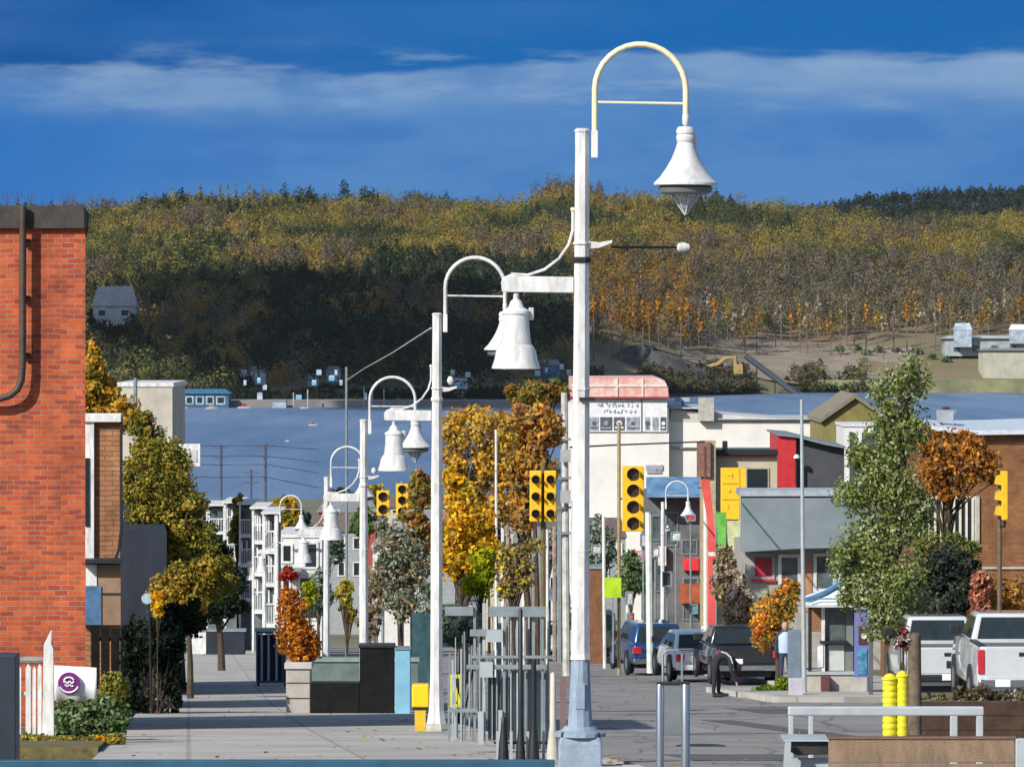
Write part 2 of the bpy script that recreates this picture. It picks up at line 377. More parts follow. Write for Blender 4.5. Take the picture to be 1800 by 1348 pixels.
ys2 = [116, 122, 128, 131]
struct('pavement', strip(10.4, 13.3, ys2, .0, .3), walk)
struct('kerb', strip(10.23, 10.397, ys2, .006, .3), kerbm)
struct('pavement', strip(13.3, 17.5, [76, 94, 110, 135, 160, 200], -.004, .3), walk)
struct('kerb', strip(13.1, 13.297, [131.2, 147, 160, 200], .004, .3), kerbm)
struct('car_park', strip(13.303, 30, [92, 110, 116], .012), asph)
m = MB().box(2.15, 7, 26, 44, g(44)-1, g(44)-.02); struct('pavement', m, walk)
# cross street shade edge: a dark blue strip further down stands for it
n = 1500; ly = 47+(140-47)*rng.random(n)**1.4; lo_ = np.where(rng.random(n) < .55, rng.normal(.9, .35, n), rng.uniform(-4.4, 8, n)); lx_ = -1.12-.066*(ly-71.6)+lo_
lz = np.array([g(y) for y in ly])+np.where(lo_ < .72, .016, -.112); C_ = np.stack([lx_, ly, lz], 1); T_ = np.array([(.42, .2, .03), (.3, .13, .03), (.5, .33, .05), (.2, .12, .05)])[rng.integers(4, size=n)]
V, Q, T_ = leaf_quads(C_, .045, T_, np.tile([[0., 0, 1]], (n, 1)), .25); o = npmesh('fallen_leaves', V, Q, LEAF, T_); tag(o, 'fallen autumn leaves scattered on the pavement and gutter', 'leaves', kind='stuff')
patch_m = mat('tar_patch', (.10, .10, .105), .9, scale=2, var=.3)
def patch(o0, o1, y0, y1, m_, dz=-.126): struct('road_patch', strip(o0, o1, [y0, (y0+y1)/2, y1], dz), m_)
patch(2.2, 4.6, 56, 60, patch_m); patch(6.0, 6.6, 62, 92, patch_m); patch(3.6, 5.0, 78, 86, mat('pale_patch', (.29, .285, .275), .9, scale=1.5)); patch(8.2, 9.6, 100, 108, patch_m)
single('manhole_cover', MB().lathe((LX(66)+3.3, 66, g(66)-.129), [(.34, 0), (.34, .008), (.30, .010)], 24), darkm, 'round iron manhole cover in the road right of the nearest lamp', 'manhole cover')
# lake
lm = bpy.data.materials.new('lake_water'); lm.use_nodes = True; t = lm.node_tree; b = t.nodes['Principled BSDF']
b.inputs['Base Color'].default_value = (.06, .105, .19, 1); b.inputs['Roughness'].default_value = .35; b.inputs['Specular IOR Level'].default_value = .5
tc2 = t.nodes.new('ShaderNodeTexCoord'); mp = t.nodes.new('ShaderNodeMapping'); mp.inputs['Scale'].default_value = (.35, .08, 1); t.links.new(tc2.outputs['Object'], mp.inputs[0])
nz = t.nodes.new('ShaderNodeTexNoise'); nz.inputs['Scale'].default_value = 1; nz.inputs['Detail'].default_value = 6; t.links.new(mp.outputs[0], nz.inputs['Vector'])
bp = t.nodes.new('ShaderNodeBump'); bp.inputs['Strength'].default_value = .9; bp.inputs['Distance'].default_value = .6; t.links.new(nz.outputs['Fac'], bp.inputs['Height']); t.links.new(bp.outputs[0], b.inputs['Normal'])
nz2 = t.nodes.new('ShaderNodeTexNoise'); nz2.inputs['Scale'].default_value = .05; nz2.inputs['Detail'].default_value = 7; mp2 = t.nodes.new('ShaderNodeMapping'); mp2.inputs['Scale'].default_value = (1, .10, 1)
t.links.new(tc2.outputs['Object'], mp2.inputs[0]); t.links.new(mp2.outputs[0], nz2.inputs['Vector']); rp = t.nodes.new('ShaderNodeValToRGB'); t.links.new(nz2.outputs['Fac'], rp.inputs[0])
rp.color_ramp.elements[0].position = .35; rp.color_ramp.elements[0].color = (.07, .125, .225, 1); rp.color_ramp.elements[1].position = .62; rp.color_ramp.elements[1].color = (.13, .195, .31, 1); t.links.new(rp.outputs[0], b.inputs['Base Color'])
struct('lake', MB().add([(-3000, 880, LAKE), (3000, 880, LAKE), (3000, 2600, LAKE), (-3000, 2600, LAKE)], [(0, 1, 2, 3)]), lm)

# hills across the lake ------------------------------------------------------
def shore(x):
    return np.interp(x, [-900, -150, -50, 20, 80, 130, 400, 900], [1830, 1830, 1860, 1900, 2090, 2180, 2200, 2200])
rx = [-1200, -250, -200, -60, 0, 30, 60, 130, 200, 260, 320, 1200]
rz = [30, 54, 62, 60, 58, 70, 62, 60, 52, 50, 52, 40]
def hill(x, y):
    x = np.asarray(x, float); y = np.asarray(y, float); s = shore(x); t_ = (y-s)
    ridge = np.interp(x, rx, rz); k = np.clip(t_/np.maximum(2900-s, 1), 0, None)
    z = LAKE-1.2+(ridge-LAKE)*np.clip(k, 0, 1)**.92
    # flat foreshore on the right, rising field
    z += 1.6*np.sin(x*.031+1)*np.sin(y*.017)*np.clip(t_/200, 0, 1)+1.2*np.sin(x*.083+y*.05)*np.clip(t_/200, 0, 1)
    z = np.where(k > 1, ridge-(y-2900)*.12, z)
    z = np.where(t_ < 0, LAKE-1.2+t_*.05, z)
    return z
gx = np.linspace(-900, 900, 121); gy = np.linspace(1780, 3600, 92); GX, GY = np.meshgrid(gx, gy); GZ = hill(GX, GY)
V = np.stack([GX, GY, GZ], -1).reshape(-1, 3); nx = len(gx)
Q = np.array([(j*nx+i, j*nx+i+1, (j+1)*nx+i+1, (j+1)*nx+i) for j in range(len(gy)-1) for i in range(nx-1)])
hm = mat('hill_ground', (.20, .15, .09), .95, var=.4, scale=.012, c2=(.12, .12, .05))
ho = npmesh('hills', V, Q, hm); ho['kind'] = 'structure'
# a second ridge much farther off, dark with evergreens
V2 = []; xx = np.linspace(-1500, 2500, 120)
for i, x in enumerate(xx):
    h = float(np.interp(x, [-1500, 250, 330, 480, 700, 2500], [60, 88, 104, 112, 116, 120]))+2.5*math.sin(x*.05)
    V2 += [(x, 4300, 20), (x, 4500, h), (x, 4900, 10)]
Q2 = np.array([(i*3+j, (i+1)*3+j, (i+1)*3+j+1, i*3+j+1) for i in range(119) for j in range(2)])
o = npmesh('far_hills', np.array(V2), Q2, mat('far_woods', (.03, .055, .05), .95, var=.5, scale=.05)); o['kind'] = 'structure'

# the forest: thousands of crowns read as one mass ---------------------------
def pxof(x, y): return 900+x*F/y
def forest(name, label, pts, kinds, per, sz, hgt, wid, trunks=True):
    """pts (n,3) tree feet; kinds index into palettes"""
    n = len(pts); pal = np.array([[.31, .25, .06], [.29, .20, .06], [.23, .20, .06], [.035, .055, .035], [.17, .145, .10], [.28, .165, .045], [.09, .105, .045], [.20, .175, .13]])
    tc_ = pal[kinds]*rng.uniform(.75, 1.2, (n, 1))
    H = hgt*rng.uniform(.7, 1.25, n); Wd = wid*rng.uniform(.75, 1.35, n); th_ = (kinds == 4)|(kinds == 7)|(kinds == 5); Wd = np.where(th_, Wd*.55, Wd); H = np.where(th_, H*1.3, H)
    u_ = rng.normal(size=(n, per, 3)); u_ /= np.linalg.norm(u_, axis=2)[:, :, None]; u_ *= rng.uniform(.5, 1, (n, per, 1))*(1+.22*np.sin(u_[:, :, :1]*5+np.arange(n)[:, None, None])*np.cos(u_[:, :, 2:]*4))
    con = (kinds == 3)[:, None]
    tz = u_[:, :, 2]*.5+.5
    shrink = np.where(con, 1.15*(1-tz)+.1, 1.0)
    C = np.empty((n, per, 3)); C[:, :, 0] = pts[:, None, 0]+u_[:, :, 0]*Wd[:, None]*.5*shrink; C[:, :, 1] = pts[:, None, 1]+u_[:, :, 1]*Wd[:, None]*.5*shrink
    C[:, :, 2] = pts[:, None, 2]+H[:, None]*(.22+.78*tz)
    T = np.repeat(tc_[:, None, :], per, 1)*rng.uniform(.88, 1.12, (n, per, 1))
    return leaf_quads(C.reshape(-1, 3), sz, T.reshape(-1, 3), u_.reshape(-1, 3), .6)
n = 13000; fx = rng.uniform(-330, 400, n); fy = 1830+(3000-1830)*rng.random(n)**.85
s_ = shore(fx); fpx = pxof(fx, fy)
edge = np.where(fpx > 1010, s_+150+16*np.sin(fx*.05)+np.where(fpx > 1560, 55, 0), s_+14)
cotmask = (fy < 1915) & (((fpx > 415) & (fpx < 475)) | ((fpx > 532) & (fpx < 606)) | ((fpx > 782) & (fpx < 830)) | ((fpx > 930) & (fpx < 992)))
keep = ~cotmask & (fy > edge) & (np.abs(fx) < fy*.125+60)
fx, fy, fpx = fx[keep], fy[keep], fpx[keep]; fz = hill(fx, fy); n = len(fx)
ypx = HY-fz/fy*F
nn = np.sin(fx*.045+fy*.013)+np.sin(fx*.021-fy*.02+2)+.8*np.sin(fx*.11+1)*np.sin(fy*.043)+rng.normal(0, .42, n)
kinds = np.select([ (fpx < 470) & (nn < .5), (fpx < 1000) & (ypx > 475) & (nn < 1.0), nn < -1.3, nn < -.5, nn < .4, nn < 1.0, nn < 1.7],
                  [rng.choice([3, 6, 2], n), rng.choice([3, 3, 3, 6], n), rng.choice([3, 6], n), np.full(n, 6), np.full(n, 2), np.full(n, 0), np.full(n, 1)], 4)  # dark kinds fill the cloud's shadow patch, deepening its shade by leaf colour
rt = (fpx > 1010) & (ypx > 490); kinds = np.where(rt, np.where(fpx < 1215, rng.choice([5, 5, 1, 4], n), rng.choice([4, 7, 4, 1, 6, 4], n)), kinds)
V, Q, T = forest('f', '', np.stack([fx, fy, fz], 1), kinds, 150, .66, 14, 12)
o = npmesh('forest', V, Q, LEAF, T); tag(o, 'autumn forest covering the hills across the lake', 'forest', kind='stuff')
# evergreens on the far ridge
n = 3600; ax = rng.uniform(180, 640, n); ay = rng.uniform(4330, 4520, n); hz = np.interp(ax, [-1500, 250, 330, 480, 700, 2500], [60, 88, 104, 112, 116, 120])*np.clip((ay-4290)/210, .3, 1)
V, Q, T = forest('f', '', np.stack([ax, ay, hz-4], 1), np.full(n, 3), 30, 1.5, 15, 14)
o = npmesh('distant_evergreens', V, Q, LEAF, T*.9); tag(o, 'dark evergreen wood on the far right ridge', 'forest', kind='stuff')

# trees on the skyline one can tell apart, and tall trunks at the forest edge
def far_tree(kind, label, x, y, h, wd, pal, group, leafy=90, z=None, trunk_r=.25, bare=False):
    z = float(hill(x, y)) if z is None else z
    r_ = thing(kind, label, 'tree', (x, y, z), group)
    u_ = rng.normal(size=(leafy, 3)); u_ /= np.linalg.norm(u_, axis=1)[:, None]; u_ *= rng.uniform(.3, 1, (leafy, 1)); tz = u_[:, 2]*.5+.5; trunk_r *= rng.uniform(.6, 1.3)
    lo = rng.uniform(.3, .65) if bare else .15
    O2 = u_
    C = np.stack([u_[:, 0]*wd*.5*(1.2-tz*.8), u_[:, 1]*wd*.5*(1.2-tz*.8), h*(lo+(1-lo)*tz)], 1)
    P = np.array(PAL[pal]); T = P[rng.integers(len(P), size=leafy)]*rng.uniform(.6, 1.1, (leafy, 1))
    V, Q, T = leaf_quads(C, .8, T, O2, .9); npmesh('crown', V, Q, LEAF, T, r_)
    m = MB().tube([(0, 0, 0), (rng.uniform(-.3, .3), 0, h*.5), (rng.uniform(-.5, .5), 0, h*.98)], trunk_r, 5, trunk_r*.3)
    if bare:
        for k in range(7):
            a = rng.uniform(0, 6.28); zz = h*rng.uniform(.4, .85); L = wd*.45
            m.tube([(0, 0, zz), (math.cos(a)*L, math.sin(a)*L, zz+L*1.1)], trunk_r*.35, 3, trunk_r*.1)
    obj('trunk', m, greybark if bare else bark, r_, local=True)
    return r_
for px in (252, 290, 318, 500, 525, 545, 605, 640, 655):
    y = 2850+rng.uniform(-30, 30); far_tree('evergreen_tree', 'dark evergreen standing on the left skyline of the hill', X(px, y), y, rng.uniform(21, 26), 14, 'dark', 'evergreens on the left skyline', 260)
for px in (352, 372, 388, 401, 414, 428, 437, 446, 462, 478):
    y = 2850+rng.uniform(-30, 30); far_tree('poplar_tree', 'slender yellow poplar rising above the left skyline', X(px, y), y, rng.uniform(19, 25), 5, 'tan2', 'poplars on the left skyline', 120)
for i in range(46):
    px = 1045+i*16.5+rng.uniform(-6, 6); y = float(shore(X(px, 2350)))+rng.uniform(100, 150)
    far_tree('tall_tree', 'tall thin tree with a bare trunk in the row at the forest edge', X(px, y), y, rng.uniform(22, 31), rng.uniform(3.5, 6.5),
             ['tan', 'orange', 'yellowgreen', 'tan'][i % 4] if px > 1230 else 'orange', 'tall bare trunks at the forest edge', 60, trunk_r=.34, bare=True)
for i in range(9):
    px = 1470+i*27+rng.uniform(-9, 9); y = float(shore(X(px, 2350)))+rng.uniform(90, 140)
    far_tree('shrub', 'green bush on the grassy bank before the pale barns', X(px, y), y, rng.uniform(3, 5), 8, 'green', 'bushes on the bank across the lake', 90)

n = 2600; px_ = rng.uniform(1020, 1520, n); yy = np.array([float(shore(X(p, 2150))) for p in px_])+rng.uniform(4, 85, n)*rng.random(n); xx_ = (px_-900)*yy/F
keep = (np.sin(px_*.05)+np.sin(px_*.021+1)+rng.normal(0, .6, n) > -.3) & ((px_ < 1330) | (rng.random(n) < .35)); P_ = np.stack([xx_, yy, hill(xx_, yy)], 1)[keep]
V, Q, T = forest('f', '', P_, rng.choice([3, 3, 6, 4, 2], len(P_)), 40, .6, 5, 6)
o = npmesh('shore_scrub', V, Q, LEAF, T*.8); tag(o, 'dark scrub along the bank around the excavator and conveyor', 'scrub', kind='stuff')
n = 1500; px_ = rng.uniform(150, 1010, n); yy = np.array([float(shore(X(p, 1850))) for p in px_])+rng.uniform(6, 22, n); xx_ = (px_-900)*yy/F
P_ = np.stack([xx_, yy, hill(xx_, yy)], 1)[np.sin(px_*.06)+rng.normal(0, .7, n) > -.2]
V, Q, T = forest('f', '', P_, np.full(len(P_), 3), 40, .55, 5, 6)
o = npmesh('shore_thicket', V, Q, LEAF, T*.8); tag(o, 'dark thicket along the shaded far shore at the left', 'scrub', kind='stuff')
# the cloud above the lake, out of frame, whose shadow lies on the left of the hill
def cloud():
    P = np.array([X(645, 2060), 2060.0, -8.0]); L = 520.0
    c0 = P+np.array(sund)*L; V = []; Q = []
    import bmesh
    bm = bmesh.new(); r2 = random.Random(3)
    for i in range(74):
        a = r2.uniform(-1, 1); b_ = r2.uniform(-1, 1)
        if a*a+b_*b_ > 1: continue
        res = bmesh.ops.create_icosphere(bm, subdivisions=2, radius=1)
        rr = r2.uniform(26, 44)
        for v in res['verts']:
            v.co = Vector((v.co.x*rr*1.2+a*74, v.co.y*rr*1.4+b_*290, v.co.z*rr*.55+r2.uniform(-.5, .5)))
    me = bpy.data.meshes.new('cloud'); bm.to_mesh(me); bm.free(); me.shade_smooth(); me.materials.append(mat('cloud_white', (.8, .8, .82), 1, var=.05, scale=.02))
    o = bpy.data.objects.new('cloud', me); col.objects.link(o); o.location = c0; o['kind'] = 'structure'
cloud()

# ================================================================ STREET LAMPS
def lamp(d, px, tilt, label, first=False, arm=True, sink=0.0):
    s = 47/F; gz = g(d)-sink; bx = X(px, d)
    r = thing('street_lamp', label, 'street lamp', (bx, d, gz), 'white bell street lamps down the street')
    U = lambda x, y: ((x-1020)*s, (1345-y)*s)      # first lamp's own measures
    def q(x, y): a, b = U(x, y); return (a, 0, b)
    O = lambda *a, **k: obj(*a, parent=r, local=True, **k)
    lean = tilt
    base_m = greypaint if first else white
    m = MB()
    if first:
        O('base', MB().lathe((0, 0, 0), [(.30, -.1), (.295, .22), (.27, .29)], 4), base_m, bevel=.02)
        O('collar', MB().lathe((0, 0, 0), [(.25, .285), (.25, .32), (.18, .345), (.15, .38)], 16), base_m)
        O('lower_shaft', MB().lathe((0, 0, 0), [(.125, .35), (.108, .6), (.09, 1.03)], 12), base_m)
        O('shaft', MB().lathe((0, 0, 0), [(.105, 1.02), (.096, 1.08), (.09, 1.6), (.087, 3.2), (.078, 4.6), (.072, 6.08)], 8), white)
    else:
        O('base', MB().lathe((0, 0, 0), [(.20, -.15), (.20, .05), (.17, .12)], 8), concrete)
        O('shaft', MB().lathe((0, 0, 0), [(.155, .1), (.12, .3), (.095, .8), (.09, 3.2), (.078, 4.6), (.072, 6.08)], 8), white)
    for zz in (2.05, 3.6, 5.0): O('seam_band', MB().lathe((0, 0, zz), [(.088, 0), (.091, .004), (.091, .02), (.087, .024)], 8), white)
    if first:
        O('access_door', MB().box(-.045, .045, -.118, -.1, .55, .80), greypaint, bevel=.006)
        for sx in (-1, 1):
            for sy in (-1, 1): O('anchor_bolt', MB().lathe((sx*.17, sy*.17, .29), [(.018, 0), (.018, .03), (.01, .045)], 6), darkm)
    O('shaft_cap', MB().lathe((0, 0, 6.081), [(.08, 0), (.08, .02), (.05, .035)], 8), white)
    cx, R0 = 1122, 80; pts = [q(1042, 275), q(1042, 160)]
    pts += [q(cx-R0*math.cos(R(a)), 158-R0*math.sin(R(a))) for a in range(0, 181, 12)]+[q(1202, 200)]
    am = cream if first else white
    ar = O('arch', MB().tube(pts, .029, 10), am, smooth=True)
    obj('crossbar', MB().tube([q(1044, 180), q(1200, 182)], .013, 8), am, ar, local=True)
    O('sleeve', MB().box((1036-1020)*s, (1048-1020)*s, -.035, .035, (1345-278)*s, (1345-230)*s), white, bevel=.008)
    hx = (1202-1020)*s; z = lambda y: (1345-y)*s
    h = O('lamp_shade', MB().lathe((hx, 0, 0), [(.018, z(222)), (.075, z(223)), (.092, z(229)), (.092, z(234)), (.082, z(236)), (.094, z(240)), (.09, z(248)),
        (.082, z(250)), (.10, z(262)), (.14, z(280)), (.19, z(296)), (.25, z(311)), (.306, z(321)), (.308, z(325)), (.29, z(326)), (.2, z(318)), (.1, z(290)), (.02, z(280))][::-1], 28), white, smooth=True)
    obj('knuckle', MB().lathe((hx, 0, 0), [(.02, z(221)), (.035, z(216)), (.035, z(202)), (.02, z(198))], 12), white, h, local=True, smooth=True)
    obj('clip', MB().box(hx+.085, hx+.105, -.01, .01, z(262), z(238)), white, h, local=True)
    O('glass_ring', MB().lathe((hx, 0, 0), [(.20, z(342)), (.25, z(338)), (.265, z(330)), (.2, z(319)), (.1, z(305))], 28), mat('smoked_ring', (.16, .17, .17), .4, var=.2), smooth=True)
    O('lens', MB().lathe((hx, 0, 0), [(.008, z(376)), (.05, z(366)), (.10, z(353)), (.142, z(341)), (.12, z(339.5))], 10), crystal)
    for k in range(8):
        a = k*math.pi/4+.2; m = MB().tube([(hx+math.cos(a)*.145, math.sin(a)*.145, z(341)), (hx+math.cos(a)*.008, math.sin(a)*.008, z(377))], .006, 4); obj('lens_rib', m, white, r, local=True)
    if arm:
        bm_ = O('side_arm', MB().prism([(q(1006, 486)[0], z(515)), (q(1006, 486)[0], z(487)), (q(912, 0)[0], z(486)), (q(896, 0)[0], z(482)), (q(884, 0)[0], z(487)), (q(878, 0)[0], z(496)), (q(880, 0)[0], z(514))][::-1], -.045, .045), white, bevel=.008)
        ax = (905-1020)*s
        hb = O('bell_shade', MB().lathe((ax, 0, 0), [(.03, z(516)), (.028, z(526)), (.055, z(530)), (.075, z(540)), (.115, z(545)), (.135, z(547)), (.137, z(552)), (.125, z(554)), (.128, z(575)), (.142, z(600)), (.147, z(602)), (.147, z(605)),
             (.17, z(609)), (.195, z(618)), (.208, z(632)), (.232, z(645)), (.236, z(648)), (.22, z(649)), (.18, z(625)), (.1, z(610)), (.02, z(600))][::-1], 28), white, smooth=True)
        obj('hinge', MB().box(ax+.12, ax+.17, -.02, .02, z(563), z(541)), white, hb, local=True, bevel=.008)
        pts = [q(1004, 368), q(1004, 405), q(997, 430), q(980, 455), q(955, 474), q(925, 484), q(896, 482)]
        O('cable', MB().tube(pts, .014, 6), white, smooth=True)
        O('cable_cap', MB().lathe((q(1004, 0)[0], 0, z(372)), [(.01, 0), (.025, .01), (.02, .04)], 8), cream)
    b_ = O('bracket', MB().prism([(.07, z(437)), (.07, z(424)), (.17, z(426)), (.29, z(422)), (.29, z(427)), (.16, z(436))][::-1], -.03, .03), white)
    O('band', MB().lathe((0, 0, 0), [(.09, z(462)), (.094, z(460)), (.094, z(454)), (.09, z(452))], 8), darkm if first else white)
    if first:
        rd = O('light_arm', MB().tube([(.29, .05, z(434)), (.6, .25, z(434)), (.93, .45, z(433))], .013, 6), darkm)
        obj('light_head', MB().lathe((.93, .45, z(433)), [(.02, 0), (.045, .02), (.05, .07), (.03, .12), (.01, .13)], 12, 'x'), white, rd, local=True, smooth=True)
        O('cable_clamp', MB().box(-.02, .13, -.12, -.08, z(704), z(698)), darkm)
    else:
        O('globe', MB().lathe((.2, 0, z(418)), [(.02, 0), (.05, .03), (.055, .07), (.03, .12)], 10), white, smooth=True)
    r.rotation_euler = (0, lean, 0)
    return r
lamp(47, 1019.5, R(.2), 'nearest and tallest white street lamp with a grey base and cream arch', True)
lamp(71.6, 767, R(.1), 'second white street lamp from the front, beside the yellow box')
lamp(94, 640, R(-.1), 'third white street lamp from the front, rising behind the black cabinet', sink=.50)
lamp(132, 574, 0, 'fourth white street lamp from the front, behind the planter with the rust shrub', sink=.46)
lamp(200, 487, 0, 'fifth white street lamp from the front, before the white galleries', sink=.4)
lamp(236, 463, 0, 'sixth white street lamp from the front, before the white galleries', sink=.4)
lamp(275, 445, 0, 'seventh and farthest white street lamp on the left pavement')
lamp(192, 1165, 0, 'small distant white street lamp on the far right kerb before the blue awning', arm=False)
o = single('support_cable', MB().tube([W(610, 668, 150), W(640, 648, 132), W(690, 620, 104), W(757, 577, 71.6)], .012, 6), white, 'white cable running up from a thin mast to the second street lamp', 'cable')
single('mast', MB().tube([(X(609, 150), 150, g(150)), W(609, 645, 150)], .04, 6), greysteel, 'thin grey mast holding the white cable over the lake', 'mast')

# ================================================================ HELPERS FOR TOWN
def windows(root, wl, d, frame=white, pane=glass_l, t=.06, name='window'):
    for (a, b, c_, e_) in wl:
        f = obj(name, MB().ring(a, b, c_, e_, d-.06, .058, t), frame, root)
        obj('pane', MB().pbox(a, b, c_, e_, d-.022, .018), pane, f)
def building(name, label, cat, px0, px1, top, d, dep, m, wl=(), cap=None, capm=None, group=None, frame=white, pane=glass_l, t=.06, sk=0):
    r = thing(name, label, cat, (X((px0+px1)/2, d), d, g(d)-.3), group)
    x0, x1, z0, z1 = X(px0, d), X(px1, d), g(d)-1.2, Z(top, d)
    obj('wall', MB().hexa([(x0, d, z0), (x1, d, z0), (x1-dep*sk, d+dep, z0), (x0-dep*sk, d+dep, z0), (x0, d, z1), (x1, d, z1), (x1-dep*sk, d+dep, z1), (x0-dep*sk, d+dep, z1)]), m, r)
    if cap: obj('parapet', MB().box(X(px0, d)-.06, X(px1, d)+.06, d-.06, d+dep+.06, Z(top, d)+.003, Z(top, d)+cap), capm or concrete, r, bevel=.01)
    windows(r, wl, d, frame, pane, t)
    return r

# ================================================================ LEFT SIDE
redbrick = brick_mat('red_brick', (.56, .105, .025), (.27, .038, .022), (.34, .22, .16), .074, .2)
brownbrick = brick_mat('brown_brick', (.33, .15, .07), (.42, .20, .09), (.12, .075, .05), .10, .3)
D = 72.0
r = thing('brick_building', 'orange red brick building with a dark concrete coping at the left edge', 'building', (X(40, D), D, g(D)-.2))
def skew(x0, x1, y0, dep, z0, z1, sk=.092): # plan follows the line of the street
    return MB().hexa([(x0, y0, z0), (x1, y0, z0), (x1-dep*sk, y0+dep, z0), (x0-dep*sk, y0+dep, z0), (x0, y0, z1), (x1, y0, z1), (x1-dep*sk, y0+dep, z1), (x0-dep*sk, y0+dep, z1)])
obj('wall', skew(X(-200, D), X(150, D), D, 10.3, g(D)-1, Z(402, D)), redbrick, r)
obj('coping', MB().prism([(X(-205, D), Z(401.6, D)), (X(149, D), Z(401.6, D)), (X(149, D), Z(372, D)), (X(146, D), Z(366, D)), (X(139, D), Z(362, D)), (X(-205, D), Z(362, D))], D-.10, D+.5), mat('dark_coping', (.06, .05, .045), .9, var=.3, scale=5, bump=.4), r)
pts = [W(48.5-6, 363, D)+Vector((0, -.2, 0)), W(42, 640, D)+Vector((0, -.2, 0)), W(40, 668, D)+Vector((0, -.2, 0)), W(33, 684, D)+Vector((0, -.2, 0)), W(20, 695, D)+Vector((0, -.2, 0)), W(0, 701, D)+Vector((0, -.2, 0)), W(-80, 702, D)+Vector((0, -.2, 0))]
pipe = obj('drainpipe', MB().tube(pts, .052, 10), mat('brown_pipe', (.07, .045, .035), .6, var=.3), r, smooth=True)
for y in (420, 520, 620): obj('clamp', MB().pbox(34, 51, y, y+5, D-.15, .15), darkm, pipe)
obj('coping', skew(X(-205, D), X(150.5, D), D+.503, 9.9, Z(401.6, D), Z(370, D)), MATS['dark_coping'], r)
# finer sprigs on the coping
for k, px in enumerate((12, 30, 55, 128)):
    m = MB(); b0 = W(px, 362, D+1)
    for j in range(3): m.tube([b0, b0+Vector((.03*(j-1), 0, .09)), b0+Vector((.07*(j-1)+.01, 0, .17+.03*j))], .006, 3)
    single('twig', m, bark, ['dry twig on the left end of the dark coping', 'second dry twig on the dark coping, left of the pipe', 'dry twig on the dark coping just right of the pipe', 'dry twig at the right corner of the dark coping'][k], 'twig')

D = 98.0
r = building('brick_shop', 'narrow brown brick building with white corner trim behind the red brick wall', 'building', 60, 211, 742, D, 9, brownbrick, sk=.085)
obj('corner_trim', MB().pbox(140, 165, 742, 985, D-.12, .117), white, r)
obj('cornice', MB().pbox(140, 213, 727, 742, D-.18, .5), white, r, bevel=.015)
obj('window', MB().pbox(150, 157, 805, 925, D-.15, .027), glass_d, r)
obj('downpipe', MB().tube([W(213, 732, D-.1), W(213, 930, D-.1), W(209, 965, D-.1), W(202, 984, D-.1)], .03, 6), darkm, r)
obj('canopy', MB().pbox(140, 213, 983, 990, D-.7, .7), darkm, r)
by = obj('bay', MB().pbox(140, 212, 992, 1098, D-.35, .345), mat('tan_panel', (.27, .17, .11), .8, var=.25, scale=2), r)
obj('blue_panel', MB().pbox(150, 178, 1030, 1098, D-.38, .028), mat('blue_panel', (.06, .16, .30), .6, var=.4, scale=3), by)
obj('panel_joint', MB().pbox(178, 212, 1042, 1045, D-.37, .019), darkm, by)
obj('pilaster', MB().pbox(151, 170, 992, 1029.5, D-.38, .028), white, by)
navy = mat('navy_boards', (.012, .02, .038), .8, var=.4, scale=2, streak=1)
D = 118.0
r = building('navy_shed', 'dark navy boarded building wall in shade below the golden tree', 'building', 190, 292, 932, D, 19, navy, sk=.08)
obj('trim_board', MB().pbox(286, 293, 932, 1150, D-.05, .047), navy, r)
D = 92.5
m = MB()
for k in range(9): m.pbox(160+k*17.5, 175+k*17.5, 1098+(k % 3)*3, 1254, D, .04)
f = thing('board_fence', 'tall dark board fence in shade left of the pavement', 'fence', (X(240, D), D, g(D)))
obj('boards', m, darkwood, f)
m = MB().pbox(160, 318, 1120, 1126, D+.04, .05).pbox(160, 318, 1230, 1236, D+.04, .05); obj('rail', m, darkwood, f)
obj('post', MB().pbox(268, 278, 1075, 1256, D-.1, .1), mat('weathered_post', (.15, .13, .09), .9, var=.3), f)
tree('vine', 'pale leafed climbing plant on the dark board fence', 'plant', 296, 91.8, [(262, 1225, 22, 22), (300, 1180, 12, 45), (298, 1235, 16, 18)], 700, 'sage', .05, .02, sub=10)
# building far left rear
pale = mat('pale_render', (.50, .47, .40), .9, var=.2, scale=.6)
r = building('beige_house', 'small pale rendered house above the golden tree at the left', 'building', 205, 303, 680, 232, 9, pale, [(214, 226, 700, 716)], .2, white)
obj('chimney', MB().pbox(233, 243, 668, 679.8, 234, .5), concrete, r)
single('utility_post', MB().tube([(X(238, 226), 226, g(226)), W(238, 664, 226)], .09, 6), greysteel, 'grey post in front of the small pale house', 'post')
r = thing('hanging_sign', 'white square sign with a pale panel standing out over the lake', 'sign', (X(325, 175), 175, g(175)))
obj('board', MB().pbox(313, 352, 780, 820, 175, .08), white, r, bevel=.01)
obj('face_panel', MB().pbox(328, 346, 790, 812, 174.97, .028), mat('pale_grey_face', (.5, .54, .56), .7), r)
obj('pole', MB().tube([(X(318, 175.15), 175.15, g(175)), W(318, 785, 175.15)], .05, 6), greysteel, r)
